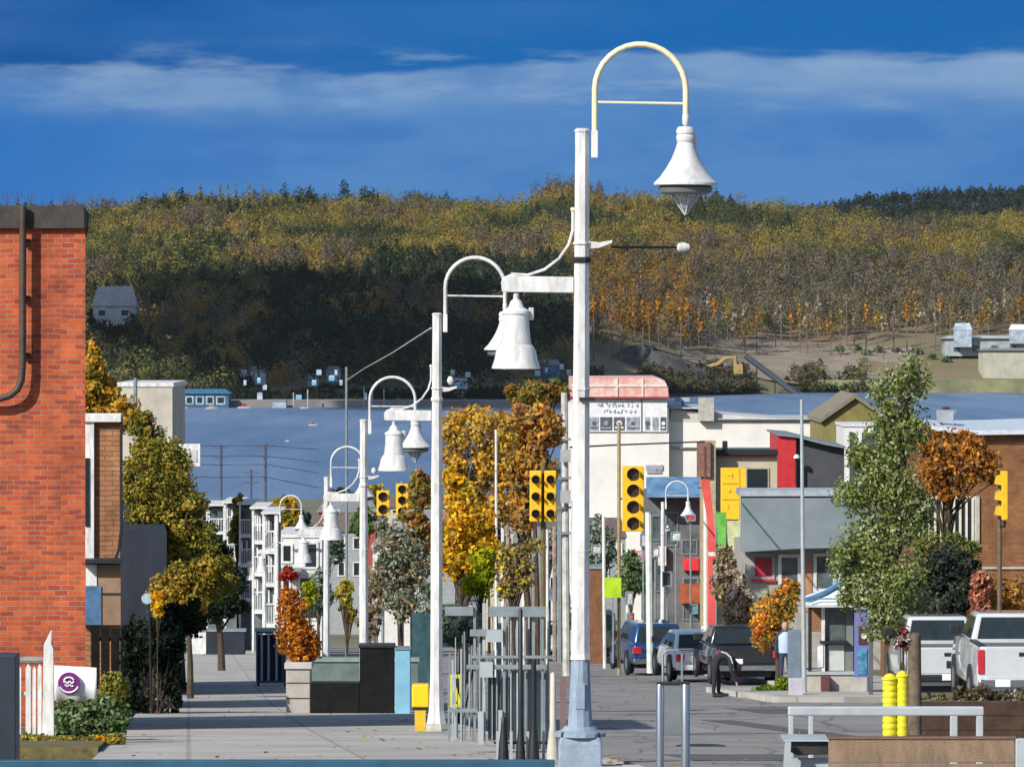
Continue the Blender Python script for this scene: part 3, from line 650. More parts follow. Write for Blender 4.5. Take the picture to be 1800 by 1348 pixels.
# trees at left
tree('autumn_tree', 'golden orange tree behind the red brick wall at upper left', 'tree', 165, 150, [(160, 660, 28, 48), (180, 700, 32, 40), (150, 720, 40, 60), (205, 725, 40, 30), (162, 615, 12, 25)], 7000, [(.42, .22, .02), (.30, .20, .03), (.5, .3, .04), (.16, .15, .03)], .10, .14, sub=22)
tree('autumn_tree', 'big olive and yellow tree beside the left pavement', 'tree', 318, 122, [(258, 790, 36, 55), (248, 752, 26, 32), (300, 815, 40, 40), (235, 850, 26, 50), (290, 850, 52, 60), (255, 900, 42, 52), (320, 900, 42, 50), (345, 960, 45, 55), (300, 990, 48, 48), (375, 1010, 38, 45), (300, 930, 40, 40)], 46000, [(.20, .17, .03), (.27, .22, .035), (.09, .10, .025), (.36, .27, .05), (.14, .14, .03)], .052, .16, sub=24, dep=.8)
tree('autumn_tree', 'golden low tree with drooping boughs over the left pavement', 'tree', 335, 114, [(330, 1020, 48, 34), (300, 1045, 38, 36), (365, 1000, 28, 22), (345, 1060, 30, 22)], 6000, [(.30, .209, .03), (.22, .17, .03), (.11, .11, .03), (.38, .26, .04)], .055, .09, sub=18)
tree('dark_tree', 'dark green tree in shade where the left pavement ends', 'tree', 390, 160, [(370, 985, 34, 50), (395, 1040, 38, 45), (360, 1060, 40, 40), (415, 1065, 22, 22)], 14400, 'dark', 0.074, .14, sub=20)
tree('dark_shrub', 'dark leafy shrub behind the board fence', 'shrub', 312, 104, [(300, 1100, 28, 36), (330, 1085, 30, 30)], 5600, 'dark', 0.059, .06)
r = thing('shop_sign', 'small round white and blue sign beside orange leaves on the dark fence', 'sign', (X(265, 91), 91, g(91)))
obj('disc', MB().lathe((X(258, 91), 91, Z(1052, 91)), [(.10, 0), (.10, .04)], 20, 'y'), mat('sign_pale_blue', (.45, .55, .62), .6, var=.5, scale=8, c2=(.08, .25, .35)), r)
obj('pole', MB().tube([(X(266, 91.1), 91.1, g(91)), W(262, 1060, 91.1)], .02, 6), darkm, r)
tree('hanging_plant', 'bright orange leaf cluster against the dark fence', 'plant', 277, 90.6, [(277, 1060, 12, 27)], 1100, [(.7,.36,.01),(.75,.45,.03),(.5,.22,.02)], .045, .015, sub=9)

bush('ivy', 'mass of ivy coloured near black for deep shade over the foot of the board fence', 'plant', 270, 91.6, [(240, 1150, 26, 60), (285, 1140, 30, 55), (305, 1200, 18, 50), (240, 1225, 24, 30)], 7000, [(.008,.014,.01),(.012,.02,.014),(.006,.01,.008),(.03,.04,.025)], .05, 22)  # deep shade under the trees is put into these near-black leaf colours
# picket fence, banner, bushes, verge, at front left
D = 60.0
r = thing('picket_fence', 'white picket fence under a grey rail at the lower left', 'fence', (X(50, D), D, g(D)))
for (a, b, t_) in ((28, 37, 1168), (45, 54, 1166), (57, 63, 1170), (66, 73, 1166)):
    obj('picket', MB().prism([(X(a, D), Z(1290, D)), (X(b, D), Z(1290, D)), (X(b, D), Z(t_+6, D)), (X((a+b)/2, D), Z(t_, D)), (X(a, D), Z(t_+8, D))], D, D+.03), white, r)
obj('top_rail', MB().tube([W(24, 1160, D+.03), W(80, 1160, D+.03)], .045, 8), mat('grey_wood', (.30, .27, .24), .8, var=.3), r, smooth=True)
obj('rail', MB().pbox(26, 76, 1215, 1221, D+.035, .03), white, r)
obj('post', MB().prism([(X(75, D), Z(1294, D)), (X(96, D), Z(1294, D)), (X(95, D), Z(1140, D)), (X(91, D), Z(1130, D)), (X(93, D), Z(1106, D)), (X(90, D), Z(1108, D)), (X(78, D), Z(1132, D))], D-.08, D), white, r, bevel=.006)
r = thing('banner', 'white cloth banner with a round purple emblem by the red brick wall', 'banner', (X(133, 61), 61, g(61)))
m = MB(); nn_ = 14; vs = []
for i in range(nn_+1):
    for j in range(2):
        px = 95+75*i/nn_; py = (1169+4*i/nn_) if j else (1230+3*math.sin(i*.9)); p = W(px, py, 61); vs.append((p.x, 61+.02*math.sin(i*.8), p.z))
m.add(vs, [(2*i, 2*i+2, 2*i+3, 2*i+1) for i in range(nn_)])
cl = obj('cloth', m, mat('white_cloth', (.78, .79, .83), .9, var=.1), r, smooth=True)
sd = cl.modifiers.new('s', 'SOLIDIFY'); sd.thickness = .008
purple = mat('purple_ink', (.13, .012, .14), .8, var=.1)
em = obj('emblem', MB().lathe((X(122, 61), 60.955, Z(1200, 61)), [(.139, 0), (.139, .006)], 32, 'y'), purple, cl)
wh = mat('emblem_white', (.75, .72, .8), .8, var=.05)
c0 = Vector((X(122, 61), 60.945, Z(1200, 61)))
m = MB()
m.tube([c0+Vector((.06*math.cos(a), 0, .035+.04*math.sin(a))) for a in np.linspace(R(10), R(200), 10)], .011, 6)
m.tube([c0+Vector((-.065+.13*t_, 0, .012+.012*math.sin(t_*14))) for t_ in np.linspace(0, 1, 14)], .010, 6)
m.tube([c0+Vector((-.055+.11*t_, 0, -.028+.010*math.sin(t_*12+1))) for t_ in np.linspace(0, 1, 12)], .009, 6)
m.tube([c0+Vector((.125*math.cos(a), 0, .125*math.sin(a)+.012)) for a in np.linspace(R(205), R(335), 12)], .011, 6)
obj('emblem_figure', m, wh, em)
bush('bush', 'rounded grey green bush under the white banner', 'bush', 150, 63, [(135, 1262, 42, 34), (185, 1265, 36, 32), (160, 1240, 45, 22), (110, 1270, 22, 28)], 8000, 'green', .035, 26)
bush('bush', 'yellow green bush between the banner and the dark fence', 'bush', 190, 66, [(195, 1215, 24, 28), (180, 1235, 20, 24), (207, 1240, 14, 22)], 3500, [(.2, .2, .04), (.12, .14, .03), (.3, .26, .06)], .035, 20)
ob = bush('grass', 'yellowing grass and small orange flowers along the foot of the picket fence', 'grass', 120, 59.5, [(60, 1304, 40, 12), (110, 1306, 45, 11), (165, 1306, 40, 11), (205, 1300, 18, 12)], 6500, 'grass', .028, 30)
ob['kind'] = 'stuff'
tree('flower_clump', 'small clump of orange yellow flowers on the verge', 'flowers', 180, 59, [(180, 1299, 24, 7)], 380, 'gold', .022, .004, sub=14)
m = MB(); vs = []
for y in (54.5, 60, 66, 71.8): vs += [(-9, y, g(y)+.05), (LX(y)-4.62, y, g(y)+.05), (-9, y, g(y)-.3), (LX(y)-4.62, y, g(y)-.3)]
fs = [(0, 2, 3, 1)]
for i in range(3): p, q_ = i*4, i*4+4; fs += [(p, p+1, q_+1, q_), (p+1, p+3, q_+3, q_+1)]
m.add(vs, fs); struct('verge', m, mat('verge_soil', (.15, .13, .045), .95, var=.4, scale=6, bump=.4))
single('bollard_box', MB().pbox(-30, 28, 1151, 1420, 44, .35), mat('dark_navy', (.02, .03, .045), .5, var=.2), 'dark navy cabinet cut off by the left edge of the picture', 'cabinet', bevel=.01)
r = thing('shade_strip', 'low dark blue strip standing for the shaded street edge along the bottom left of the picture', 'shade_strip', (X(480, 43), 43, g(43)))
bl = mat('shade_blue', (.02, .085, .15), .5, var=.2)
obj('beam', MB().pbox(-200, 975, 1336, 1362, 43, .12), bl, r, bevel=.008)  # added strip and legs: the street edge's shade is put into their blue
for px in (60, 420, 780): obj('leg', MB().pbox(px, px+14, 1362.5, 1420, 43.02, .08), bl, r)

# pavement furniture, left to centre
r = thing('a_board', 'white upright notice board standing where the pavement ends', 'sign', (X(347, 200), 200, g(200)))
obj('board', MB().pbox(333, 362, 1111, 1149, 200, .05), white, r); obj('stand', MB().pbox(335, 337, 1149, 1153, 200, .05).pbox(358, 360, 1149, 1153, 200, .05), darkm, r)
r = thing('planter_box', 'long dark blue planter box at the end of the pavement', 'planter', (X(395, 205), 205, g(205)))
obj('box', MB().pbox(362, 430, 1110, 1150, 205, .8), navy, r, bevel=.02); obj('rim', MB().pbox(360, 432, 1106, 1110, 204.95, .9), greysteel, r)
D = 133.0
r = thing('newspaper_rack', 'blue grey metal rack with upright slats on the left pavement', 'rack', (X(478, D), D, g(D)))
bluem = mat('slate_blue', (.09, .13, .22), .5, .2, var=.3, scale=3)
obj('frame', MB().ring(450, 504, 1110, 1200, D, .5, .05), bluem, r)
obj('back', MB().pbox(453, 501, 1115, 1196, D+.4, .04), mat('deep_navy', (.025, .035, .07), .6), r)
for px in (458, 470, 484, 495): obj('slat', MB().pbox(px, px+4, 1114, 1196, D+.02, .05), bluem if px % 2 else rail_m, r)
obj('top_shelf', MB().pbox(448, 506, 1105, 1110, D-.05, .6), rail_m, r)
for px in (452, 499): obj('leg', MB().pbox(px, px+4, 1200, 1207, D+.05, .08), darkm, r)
D = 93.0
r = thing('concrete_planter', 'blocky concrete planter holding the rust coloured shrub', 'planter', (X(525, D), D, g(D)))
obj('box', MB().pbox(503, 545, 1176, 1256, D, .9), concrete, r, bevel=.015)
obj('rim', MB().pbox(500, 548, 1165, 1175.6, D-.04, .98), mat('pale_concrete', (.5, .49, .46), .9, var=.15), r, bevel=.01)
obj('block_joint', MB().pbox(504, 544, 1199, 1201, D-.004, .01).pbox(504, 544, 1226, 1228, D-.004, .01), darkm, r)
tree('rust_shrub', 'rust and orange shrub growing in the concrete planter', 'shrub', 527, 93.5, [(525, 1125, 34, 38), (515, 1080, 26, 32), (540, 1140, 22, 28), (505, 1050, 16, 24), (525, 1155, 24, 14)], 5200, [(.36, .12, .02), (.45, .17, .02), (.22, .08, .02), (.5, .24, .03)], .045, .03, base=Z(1166, 93.5), sub=22)
tree('lime_shrub', 'yellow green sapling at the right of the rust shrub', 'shrub', 546, 97, [(545, 1040, 14, 26)], 900, 'lime', .05, .02)
bush('red_flowers', 'bunch of bright red flowers above the rust shrub', 'flowers', 506, 94, [(506, 1010, 17, 11)], 420, 'red', .04, 8)
D = 101.0
r = thing('green_wall', 'low grey green wall behind the black cabinet', 'wall', (X(630, D), D, g(D)))
gg = mat('grey_green', (.13, .18, .17), .8, var=.3, scale=2)
obj('wall', MB().pbox(547, 735, 1163, 1260, D, .25), gg, r); obj('coping', MB().pbox(545, 737, 1156, 1162.7, D-.04, .33), mat('green_coping', (.2, .27, .26), .7), r)
D = 92.0
single('low_cabinet', MB().pbox(545, 631.5, 1200, 1255, D+.1, .5), blackp, 'low black cabinet joined to the left of the tall one', 'cabinet', bevel=.012)
r = thing('tall_cabinet', 'tall black metal cabinet before the third street lamp', 'cabinet', (X(662, D), D, g(D)))
obj('body', MB().pbox(632, 692, 1139, 1256, D, .55), blackp, r, bevel=.012); obj('lid', MB().pbox(630, 694, 1133, 1138.6, D-.03, .62), darkm, r, bevel=.01)
r = thing('blue_cabinet', 'light blue cabinet standing against the tall black one', 'cabinet', (X(708, D), D, g(D)))
obj('body', MB().pbox(694.5, 721, 1142, 1259, D-.1, .5), mat('sky_blue_paint', (.20, .45, .60), .5, var=.12, scale=3), r, bevel=.01)
obj('lid', MB().pbox(693.5, 722, 1138, 1141.7, D-.12, .54), greysteel, r)
D = 70.0
r = thing('newspaper_box', 'bright yellow box at the foot of the second street lamp', 'box', (X(738, D), D, g(D)))
yb = mat('box_yellow', (.85, .56, .01), .4, var=.1)
obj('body', MB().pbox(724, 754, 1203, 1243, D, .35), yb, r, bevel=.02); obj('seam', MB().pbox(725, 753, 1243.4, 1247, D+.02, .3), darkm, r)
obj('pedestal', MB().pbox(729, 748, 1247.4, 1284, D+.03, .26), mat('box_yellow_dull', (.72, .46, .03), .5, var=.2), r)
r = thing('side_shelter', 'dark teal glass shelter panel behind the yellow box', 'shelter', (X(740, 104), 104, g(104)))
obj('pane', MB().pbox(724, 775, 1078, 1230, 104, .06), mat('teal_glass', (.05, .11, .13), .2, var=.3), r); obj('post', MB().pbox(721, 724, 1070, 1250, 104, .1), darkm, r)

# steel railings and slim posts left of the nearest lamp
D = 54.0
r = thing('railing', 'grey steel railing of flat bars between the second and nearest street lamps', 'railing', (X(870, D), D, g(D)))
for i, (a, b, t_, bt) in enumerate(((787, 792, 1188, 1303), (800, 803, 1120, 1300), (815, 820, 1110, 1300), (832, 841, 1060, 1302), (848, 858, 1060, 1302), (864, 869, 1068, 1302), (884, 893, 1072, 1300), (897, 901, 1085, 1300), (935, 946, 1066, 1318), (952, 959, 1066, 1318), (908, 913, 1080, 1300), (872, 877, 1110, 1300), (922, 927, 1090, 1316), (824, 828, 1150, 1300))):
    obj('bar', MB().pbox(a, a+(b-a)*.55, t_, bt, D+.02*(i % 3), .03+.004*i), [greysteel, rail_m, greysteel][i % 3], r, bevel=.004)
for (a, b, t_, bt) in ((782, 832, 1066, 1082), (859, 960, 1066, 1084), (826, 884, 1106, 1118), (820, 960, 1168, 1176), (788, 840, 1245, 1252), (828, 965, 1152, 1157)):
    obj('rail', MB().pbox(a, b, t_, bt, D-.03, .028), greysteel, r, bevel=.003)
obj('plate', MB().pbox(856, 884, 1107, 1128, D-.06, .028), rail_m, r); obj('plate', MB().pbox(844, 866, 1163, 1190, D-.06, .028), rail_m, r)
for (a, b, t_) in ((842, 846, 1130), (874, 880, 1060), (890, 893, 1100), (916, 919, 1100), (928, 931, 1070), (962, 965, 1070), (794, 797, 1160), (809, 812, 1140)): obj('bar', MB().pbox(a, b, t_, 1302, D+.3, .03), rail_m, r)
obj('panel', MB().pbox(858, 898, 1190, 1300, D+.2, .015), mat('clouded_panel', (.22, .27, .29), .35, var=.25, scale=2), r)
obj('panel', MB().pbox(900, 965, 1178, 1316, D+.11, .015), mat('clouded_panel', (.22, .27, .29), .35, var=.25, scale=2), r)
obj('foot', MB().pbox(840, 850, 1250, 1308, D-.04, .06), rail_m, r); obj('foot', MB().pbox(876, 883, 1248, 1310, D-.04, .06), rail_m, r)
rr3 = random.Random(21)
for i in range(26):
    a = 790+i*6.9+rr3.uniform(-1.5, 1.5); obj('bar', MB().pbox(a, a+rr3.choice((1.3, 1.8, 2.4)), rr3.uniform(1070, 1190) if a > 825 else rr3.uniform(1110, 1200), 1300+rr3.uniform(-4, 4), D+.12+.04*(i % 3), .02), [greysteel, rail_m, darkm, greysteel][i % 4], r)
D = 50.0
for k, (px, t_, wd, lab) in enumerate(((885, 1262, 5, 'short black post at the left of the black slim posts'), (915, 1072, 4.5, 'tallest black slim post, rising through the steel railing'), (938, 1165, 5.5, 'black slim post with a flared foot just left of the cream one'))):
    a = wd*D/F; m = MB().lathe((X(px, D), D, Z(1334, D)), [(a*2.1, -.1), (a*2.0, 0), (a*1.7, .14), (a*1.2, .26), (a*.9, .36), (a*.85, (1334-t_)*D/F), (a*.3, (1334-t_)*D/F+.02)], 12)
    single('slim_post', m, darkm, lab, 'post', 'black slim posts by the railing', smooth=True)
single('marker_post', MB().lathe((X(972, D), D, Z(1334, D)), [(.07, -.1), (.065, .1), (.035, .35), (.028, .87), (.01, .89)], 10), mat('cream_post', (.52, .50, .42), .6), 'cream coloured post just left of the nearest street lamp', 'post', smooth=True)
single('ground_post', MB().pbox(984, 996, 1192, 1340, 49.5, .05), mat('red_brown', (.16, .11, .11), .7), 'flat red brown post between the cream post and the nearest lamp', 'post')
r = thing('bicycle_stand', 'low chrome rail running along between the slim black posts', 'stand', (X(915, 50.3), 50.3, g(50)))
obj('rail', MB().pbox(868, 962, 1303, 1307, 50.3, .04), darkm, r)
for px in (872, 896, 925, 953): obj('upright', MB().pbox(px, px+5, 1285, 1334, 50.26, .03), rail_m, r)
r = thing('hydrant_sign', 'yellow framed marker showing through the railing beside the second lamp', 'sign', (X(803, 66), 66, g(66)))
obj('plate', MB().ring(789, 814, 1185, 1243, 66, .03, .05), mat('acid_yellow', (.66, .60, .03), .5, var=.2), r)
obj('stripe', MB().add([tuple(W(791, 1194, 65.97)), tuple(W(797, 1192, 65.97)), tuple(W(812, 1238, 65.97)), tuple(W(805, 1240, 65.97))], [(3, 2, 1, 0)]), MATS['acid_yellow'], r)
obj('post', MB().pbox(800, 804, 1243.5, 1300, 66, .03), greysteel, r)

# ================================================================ PORCH BUILDING far left of the street
def porch():
    r = thing('porch_building', 'white terraced building with open galleries stepping down the street', 'building', (X(430, 240), 240, g(240)))
    gw = mat('gallery_wall', (.13, .155, .16), .8, var=.8, scale=1.4, c2=(.05, .07, .08)); rr2 = random.Random(11)
    for k, (a, b, d, top) in enumerate(((463, 485, 205, 903), (443, 464, 222, 894), (420, 444, 240, 887), (394, 421, 258, 884), (362, 395, 276, 889))):
        s_ = F/d; hp = 4.1*s_*.5; ys = [top, top+1.45*s_, top+2.9*s_, top+4.6*s_]
        obj('wall', MB().pbox(a+1, b-1, top+4, HY-(g(d)-1)*s_, d+.9, 5), gw, r)
        obj('roof', MB().hexa([(X(a, d)-.1, d-.15, Z(top, d)), (X(b, d)+.15, d-.15, Z(top, d)), (X(b, d)+.15, d+6, Z(top, d)), (X(a, d)-.1, d+6, Z(top, d)), (X(a, d)-.1, d-.15, Z(top-3, d)), (X(b, d)+.15, d-.15, Z(top-3, d)), (X(b, d)+.15, d+6, Z(top-3, d)), (X(a, d)-.1, d+6, Z(top-3, d))]), white, r)
        for q in (ys[1], ys[2], ys[3]): obj('beam', MB().pbox(a, b, q, q+.16*s_, d, 1), white, r)
        for q in (ys[1]-.75*s_, ys[2]-.75*s_, ys[3]-.85*s_): obj('rail', MB().pbox(a, b, q, q+.06*s_, d+.02, .06), white, r)
        for px, w_ in ((a, 3.2), (b-3, 3.6)): obj('post', MB().pbox(px, px+w_, top, HY-(g(d)-.3)*s_, d-.03, .14), white, r)
        for px in np.arange(a+5, b-4, 4.2):
            for n_, (y0, y1) in enumerate(zip(ys[:-1], ys[1:])):
                obj('baluster', MB().pbox(px, px+1, y1-.72*s_, y1, d+.03, .04), white, r)
                if rr2.random() < .75:
                    f = obj('window', MB().pbox(px-1.2, px+1.8, y0+.3*s_, y0+(.7+.35*rr2.random())*s_, d+.86, .03), [white, glass_l, glass_d, white][rr2.randrange(4)], r)
porch()
# row of street-facing frontage behind the fourth lamp
r = building('white_shop', 'white shop front with tall dark openings behind the fourth street lamp', 'building', 489, 566, 945, 215, 8, mat('lime_wash', (.66, .66, .64), .8, var=.12),
    [(494, 515, 955, 990), (533, 560, 952, 1000), (494, 512, 1012, 1090), (524, 560, 1012, 1090)], .15, white, pane=glass_d, t=.1)
obj('balcony_rail', MB().pbox(488, 567, 940, 944, 214.2, .05), white, r)
obj('awning', MB().pbox(488, 530, 1000, 1005, 213.6, 1.3), greysteel, r)

# ================================================================ TRAFFIC SIGNALS
def signal(name, label, px0, px1, top, bot, d, n=3, pole=None, lens=True, pole_top=None, polm=None, parent_group='yellow traffic signals down the street', face=-1):
    r = thing(name, label, 'traffic signal', (X((px0+px1)/2, d), d, g(d)), parent_group); s = d/F
    h = obj('housing', MB().pbox(px0, px1, top, bot, d, .14), yellowp, r, bevel=.02)
    w_ = (px1-px0)*s; cx = X((px0+px1)/2, d); H = (bot-top)*s/n
    for i in range(n):
        cz = Z(top, d)-H*(i+.5); rr = min(w_*.36, H*.38)
        L = obj('lens', MB().lathe((cx, d-.022, cz), [(rr, 0), (rr, .02)], 16, 'y'), mat('dark_lens', (.05, .03, .02), .3, var=.3), h)
        vs = []; fs = []
        for j in range(9):
            a = R(200)-R(220)*j/8
            for y in (d-.19, d-.003): vs.append((cx+rr*1.12*math.cos(a), y, cz+rr*1.12*math.sin(a)))
        fs = [(2*j, 2*j+2, 2*j+3, 2*j+1) for j in range(8)]
        v = obj('visor', MB().add(vs, fs), yellowp, h); sm = v.modifiers.new('s', 'SOLIDIFY'); sm.thickness = .012
    if pole is not None:
        ppx, ptop = pole
        obj('pole', MB().tube([(X(ppx, d+.25), d+.25, g(d)), W(ppx, ptop, d+.25)], .055, 8), polm or greysteel, r)
        zc = (top+bot)/2
        obj('bracket', MB().tube([W(ppx, zc, d+.25), W((px0+px1)/2, zc, d+.12)], .03, 6), darkm, r)
    return r
tanp = mat('tan_pole', (.33, .25, .12), .7, var=.2)
signal('traffic_signal', 'yellow four lens traffic signal on a tall tan pole right of the nearest lamp', 1094, 1132, 819, 934, 150, 4, (1088, 742), polm=tanp)
signal('traffic_signal', 'left one of the paired yellow signals beside the nearest lamp', 931, 952, 827, 917, 104, 3, (955, 815), polm=tanp)
signal('traffic_signal', 'right one of the paired yellow signals beside the nearest lamp', 957, 978, 827, 917, 104, 3, (955, 815), polm=tanp)
signal('traffic_signal', 'small orange yellow signal right of the third street lamp', 662, 685, 862, 906, 172, 2, (673, 858))
signal('traffic_signal', 'slim yellow signal left of the second street lamp', 696, 718, 850, 908, 160, 3, (707, 846))
# signal on the right seen from the side
D = 110.0
r = thing('traffic_signal', 'yellow traffic signal seen from the side before the brown brick wall at right', 'traffic signal', (X(1760, D), D, g(D)), 'yellow traffic signals down the street')
h = obj('housing', MB().pbox(1761, 1772, 828, 914, D, .4), yellowp, r, bevel=.02)
for i in range(3):
    y0 = 835+i*27
    obj('visor', MB().prism([(X(1750, D), Z(y0+16, D)), (X(1761, D), Z(y0+18, D)), (X(1761, D), Z(y0, D)), (X(1753, D), Z(y0+2, D))], D+.06, D+.34), yellowp if i < 3 else darkm, h)
    obj('lens', MB().pbox(1756, 1760.5, y0+18, y0+24, D+.08, .25), darkm, h)
obj('pole', MB().tube([(X(1757, D+.5), D+.5, g(D)), W(1757, 905, D+.5)], .055, 8), mat('brown_pole', (.13, .09, .06), .7), r)
obj('arm', MB().tube([W(1757, 925, D+.5), W(1766, 925, D+.2), W(1766, 915, D+.2)], .03, 6), darkm, r)

# poles
single('light_pole', MB().tube([(X(873, 120), 120, g(120)), W(872, 755, 120)], .045, 8, .03), white, 'thin white pole standing among the orange trees', 'pole', smooth=True)
r = thing('utility_pole', 'pale utility pole with crossarms just left of the nearest street lamp', 'utility pole', (X(996, 150), 150, g(150)))
obj('pole', MB().tube([(X(996, 150), 150, g(150)), W(992, 690, 150)], .12, 8, .10), mat('pale_pole', (.55, .54, .50), .8, var=.3, scale=3), r)
for y in (770, 838, 890, 935): obj('crossarm', MB().pbox(976, 1004, y, y+4, 149.8, .1), greysteel, r)
for y in (790, 862): obj('insulator_box', MB().pbox(985, 1003, y, y+22, 149.6, .2), mat('box_grey', (.35, .36, .36), .6), r)
for i, (px, top, d, lab) in enumerate(((388, 782, 340, 'dark utility pole left of the pair standing before the lake'), (466, 780, 345, 'taller dark utility pole on the right of the pair before the lake'), (441, 825, 420, 'dark thin pole between the two utility poles before the lake'))):
    r = thing('utility_pole', lab, 'utility pole', (X(px, d), d, g(d)))
    obj('pole', MB().tube([(X(px, d), d, g(d)), W(px, top, d)], .11, 6), mat('far_pole', (.09, .10, .16), .8), r)
    for y in (top+4, top+22): obj('crossarm', MB().pbox(px-13, px+13, y, y+2.2, d-.1, .1), MATS['far_pole'], r)
for i, (y, lab) in enumerate(((781, 'topmost wire'), (799, 'second wire from the top'), (814, 'third wire from the top'), (836, 'lowest wire'))):
    single('overhead_wire', MB().tube([W(352-i*3, y+2, 335), W(388, y+3, 340), W(466, y+2, 345), W(560, y+9+i*4, 350)], .022, 4), MATS['far_pole'], lab+' strung across the lake at the left', 'wire')
single('overhead_wire', MB().tube([W(1002, 786, 150), W(1080, 782, 160), W(1160, 779, 170), W(1238, 776, 180)], .03, 5), wire_m, 'dark wire crossing the white mural building to the red post', 'wire')

# ================================================================ FAR SHORE
struct('shore_road', MB().pbox(-900, 1010, 704, 716, 1822, 30), mat('shore_gravel', (.26, .25, .24), .95, var=.3, scale=.05))
teal = mat('teal_cladding', (.03, .12, .20), .6, var=.4, scale=.1)
def house(name, label, cat, px0, px1, top, eave, d, dep, wm, rm, wl=(), base=None, group=None, frame=white, pane=glass_d, ridge_x=True, t=.06):
    zb = g(d)-.6 if base is None else base
    x0, x1 = X(px0, d), X(px1, d); ze, zt = Z(eave, d), Z(top, d)
    r = thing(name, label, cat, ((x0+x1)/2, d, zb), group)
    ov = .04*(x1-x0)
    if ridge_x:
        obj('wall', MB().box(x0, x1, d, d+dep, zb, ze), wm, r); k = (x1-x0)*.08
        obj('roof', MB().add([(x0-ov, d-ov, ze+.004), (x1+ov, d-ov, ze+.004), (x1+ov, d+dep+ov, ze+.004), (x0-ov, d+dep+ov, ze+.004), (x0+k, d+dep/2, zt), (x1-k, d+dep/2, zt)],
             [(0, 1, 5, 4), (2, 3, 4, 5), (1, 2, 5), (3, 0, 4), (3, 2, 1, 0)]), rm, r)
    else:
        xm = (x0+x1)/2
        obj('wall', MB().prism([(x0, zb), (x1, zb), (x1, ze), (xm, zt-.05), (x0, ze)], d, d+dep), wm, r)
        th = (zt-ze)*.12+.1
        m_ = MB()
        for a, b in ((x0-ov, xm), (x1+ov, xm)):
            m_.prism([(a, ze-.03), (b, zt), (b, zt+th), (a, ze+th-.03)], d-.3, d+dep+.3)
        obj('roof', m_, rm, r)
    windows(r, wl, d, frame, pane, t)
    return r
greyroof = mat('grey_roof', (.22, .23, .25), .8, var=.2, scale=.3)
bluewhite = mat('blue_white', (.42, .52, .62), .7, var=.4, scale=.3)
house('boathouse', 'long teal boathouse on the far shore at the left', 'building', 303, 402, 684, 692, 1815, 14, teal, mat('teal_roof', (.04, .16, .26), .6), [(308, 322, 696, 711), (326, 340, 696, 711), (344, 358, 696, 711), (362, 376, 696, 711), (380, 396, 696, 711)], LAKE-.5, frame=bluewhite, t=.5)
house('white_shed', 'pale square shed on the far shore left of the middle', 'shed', 479, 503, 702, 706, 1812, 8, bluewhite, greyroof, (), LAKE-.2)
house('hillside_house', 'grey roofed house among trees on the left hillside', 'house', 164, 238, 503, 538, 1980, 9, mat('hill_house_wall', (.42, .47, .50), .8, var=.3, scale=.2), mat('hill_house_roof', (.36, .36, .40), .8, var=.2, scale=.2), [(172, 186, 544, 556), (212, 226, 544, 556)], Z(570, 1980), t=.2)
cot = mat('cottage_pale', (.5, .66, .8), .7, var=.4, scale=.3)
bush('shore_shrub', 'dark trees below the grey roofed hillside house', 'shrub', 200, 1972, [(170, 578, 20, 14), (200, 582, 24, 14), (235, 572, 16, 22), (158, 560, 8, 20)], 1400, 'dark', .7, 16)
for i, (a, b, t_, e_, b_, lab) in enumerate(((421, 433, 650, 654, 662, 'tiny pale cottage on the shaded shore, leftmost of the four'), (441, 467, 644, 653, 676, 'wide pale cottage on the shaded far shore'), (540, 560, 656, 661, 680, 'pale cottage on the shaded shore right of the wide one'),
        (574, 598, 644, 651, 672, 'rightmost pale cottage of the four on the shaded far shore'), (788, 822, 664, 669, 684, 'blue white cottage on the far shore between the two front lamps'), (940, 985, 632, 642, 664, 'blue roofed boathouse on the far shore left of the nearest lamp'))):
    dd = 1918+i*2; house('cottage', lab, 'house', a, b, t_, e_, dd, 5, cot if i != 5 else mat('lake_blue', (.05, .22, .40), .6, var=.4, scale=.2), greyroof if i % 2 else cot, [(a+3+9*k, a+7+9*k, e_+4, e_+10) for k in range(int((b-a)/11))], Z(b_, dd), t=.15, frame=cot)
    bush('shore_shrub', 'dark shrubs before the ' + lab.split(',')[0], 'shrub', (a+b)/2, dd-6, [(a-4, b_+9, 10, 7), (b+4, b_+7, 10, 8), ((a+b)/2, b_+12, 12, 5)], 260, 'dark', .8, 8)
for i, (px, y_) in enumerate(((428, 668), (452, 664), (462, 676), (548, 668), (556, 650), (578, 660), (588, 650), (596, 668), (792, 650), (800, 672), (818, 654), (940, 652), (958, 646), (968, 668), (984, 640), (996, 650), (452, 690), (520, 694), (640, 690), (905, 684), (930, 688))):
    dd = 1846+i % 4; w_ = 5+(i*7) % 6; house('hut', 'small pale blue hut half hidden on the shaded far shore', 'hut', px, px+w_, y_, y_+2.5, dd, 2, [cot, mat('hut_blue', (.2, .5, .75), .6, var=.3, scale=.4)][i % 2], cot, (), Z(y_+9, dd) if y_ < 685 else LAKE-.3, group='small huts on the far shore')
for i, px in enumerate((516, 541, 640, 655, 675)):
    m = MB().tube([(X(px, 1816), 1816, LAKE-.5), W(px, 690-(i % 3)*5, 1816)], .25, 5); single('mooring_post', m, bluewhite, 'pale mooring post standing on the far shore', 'post', 'mooring posts on the far shore')
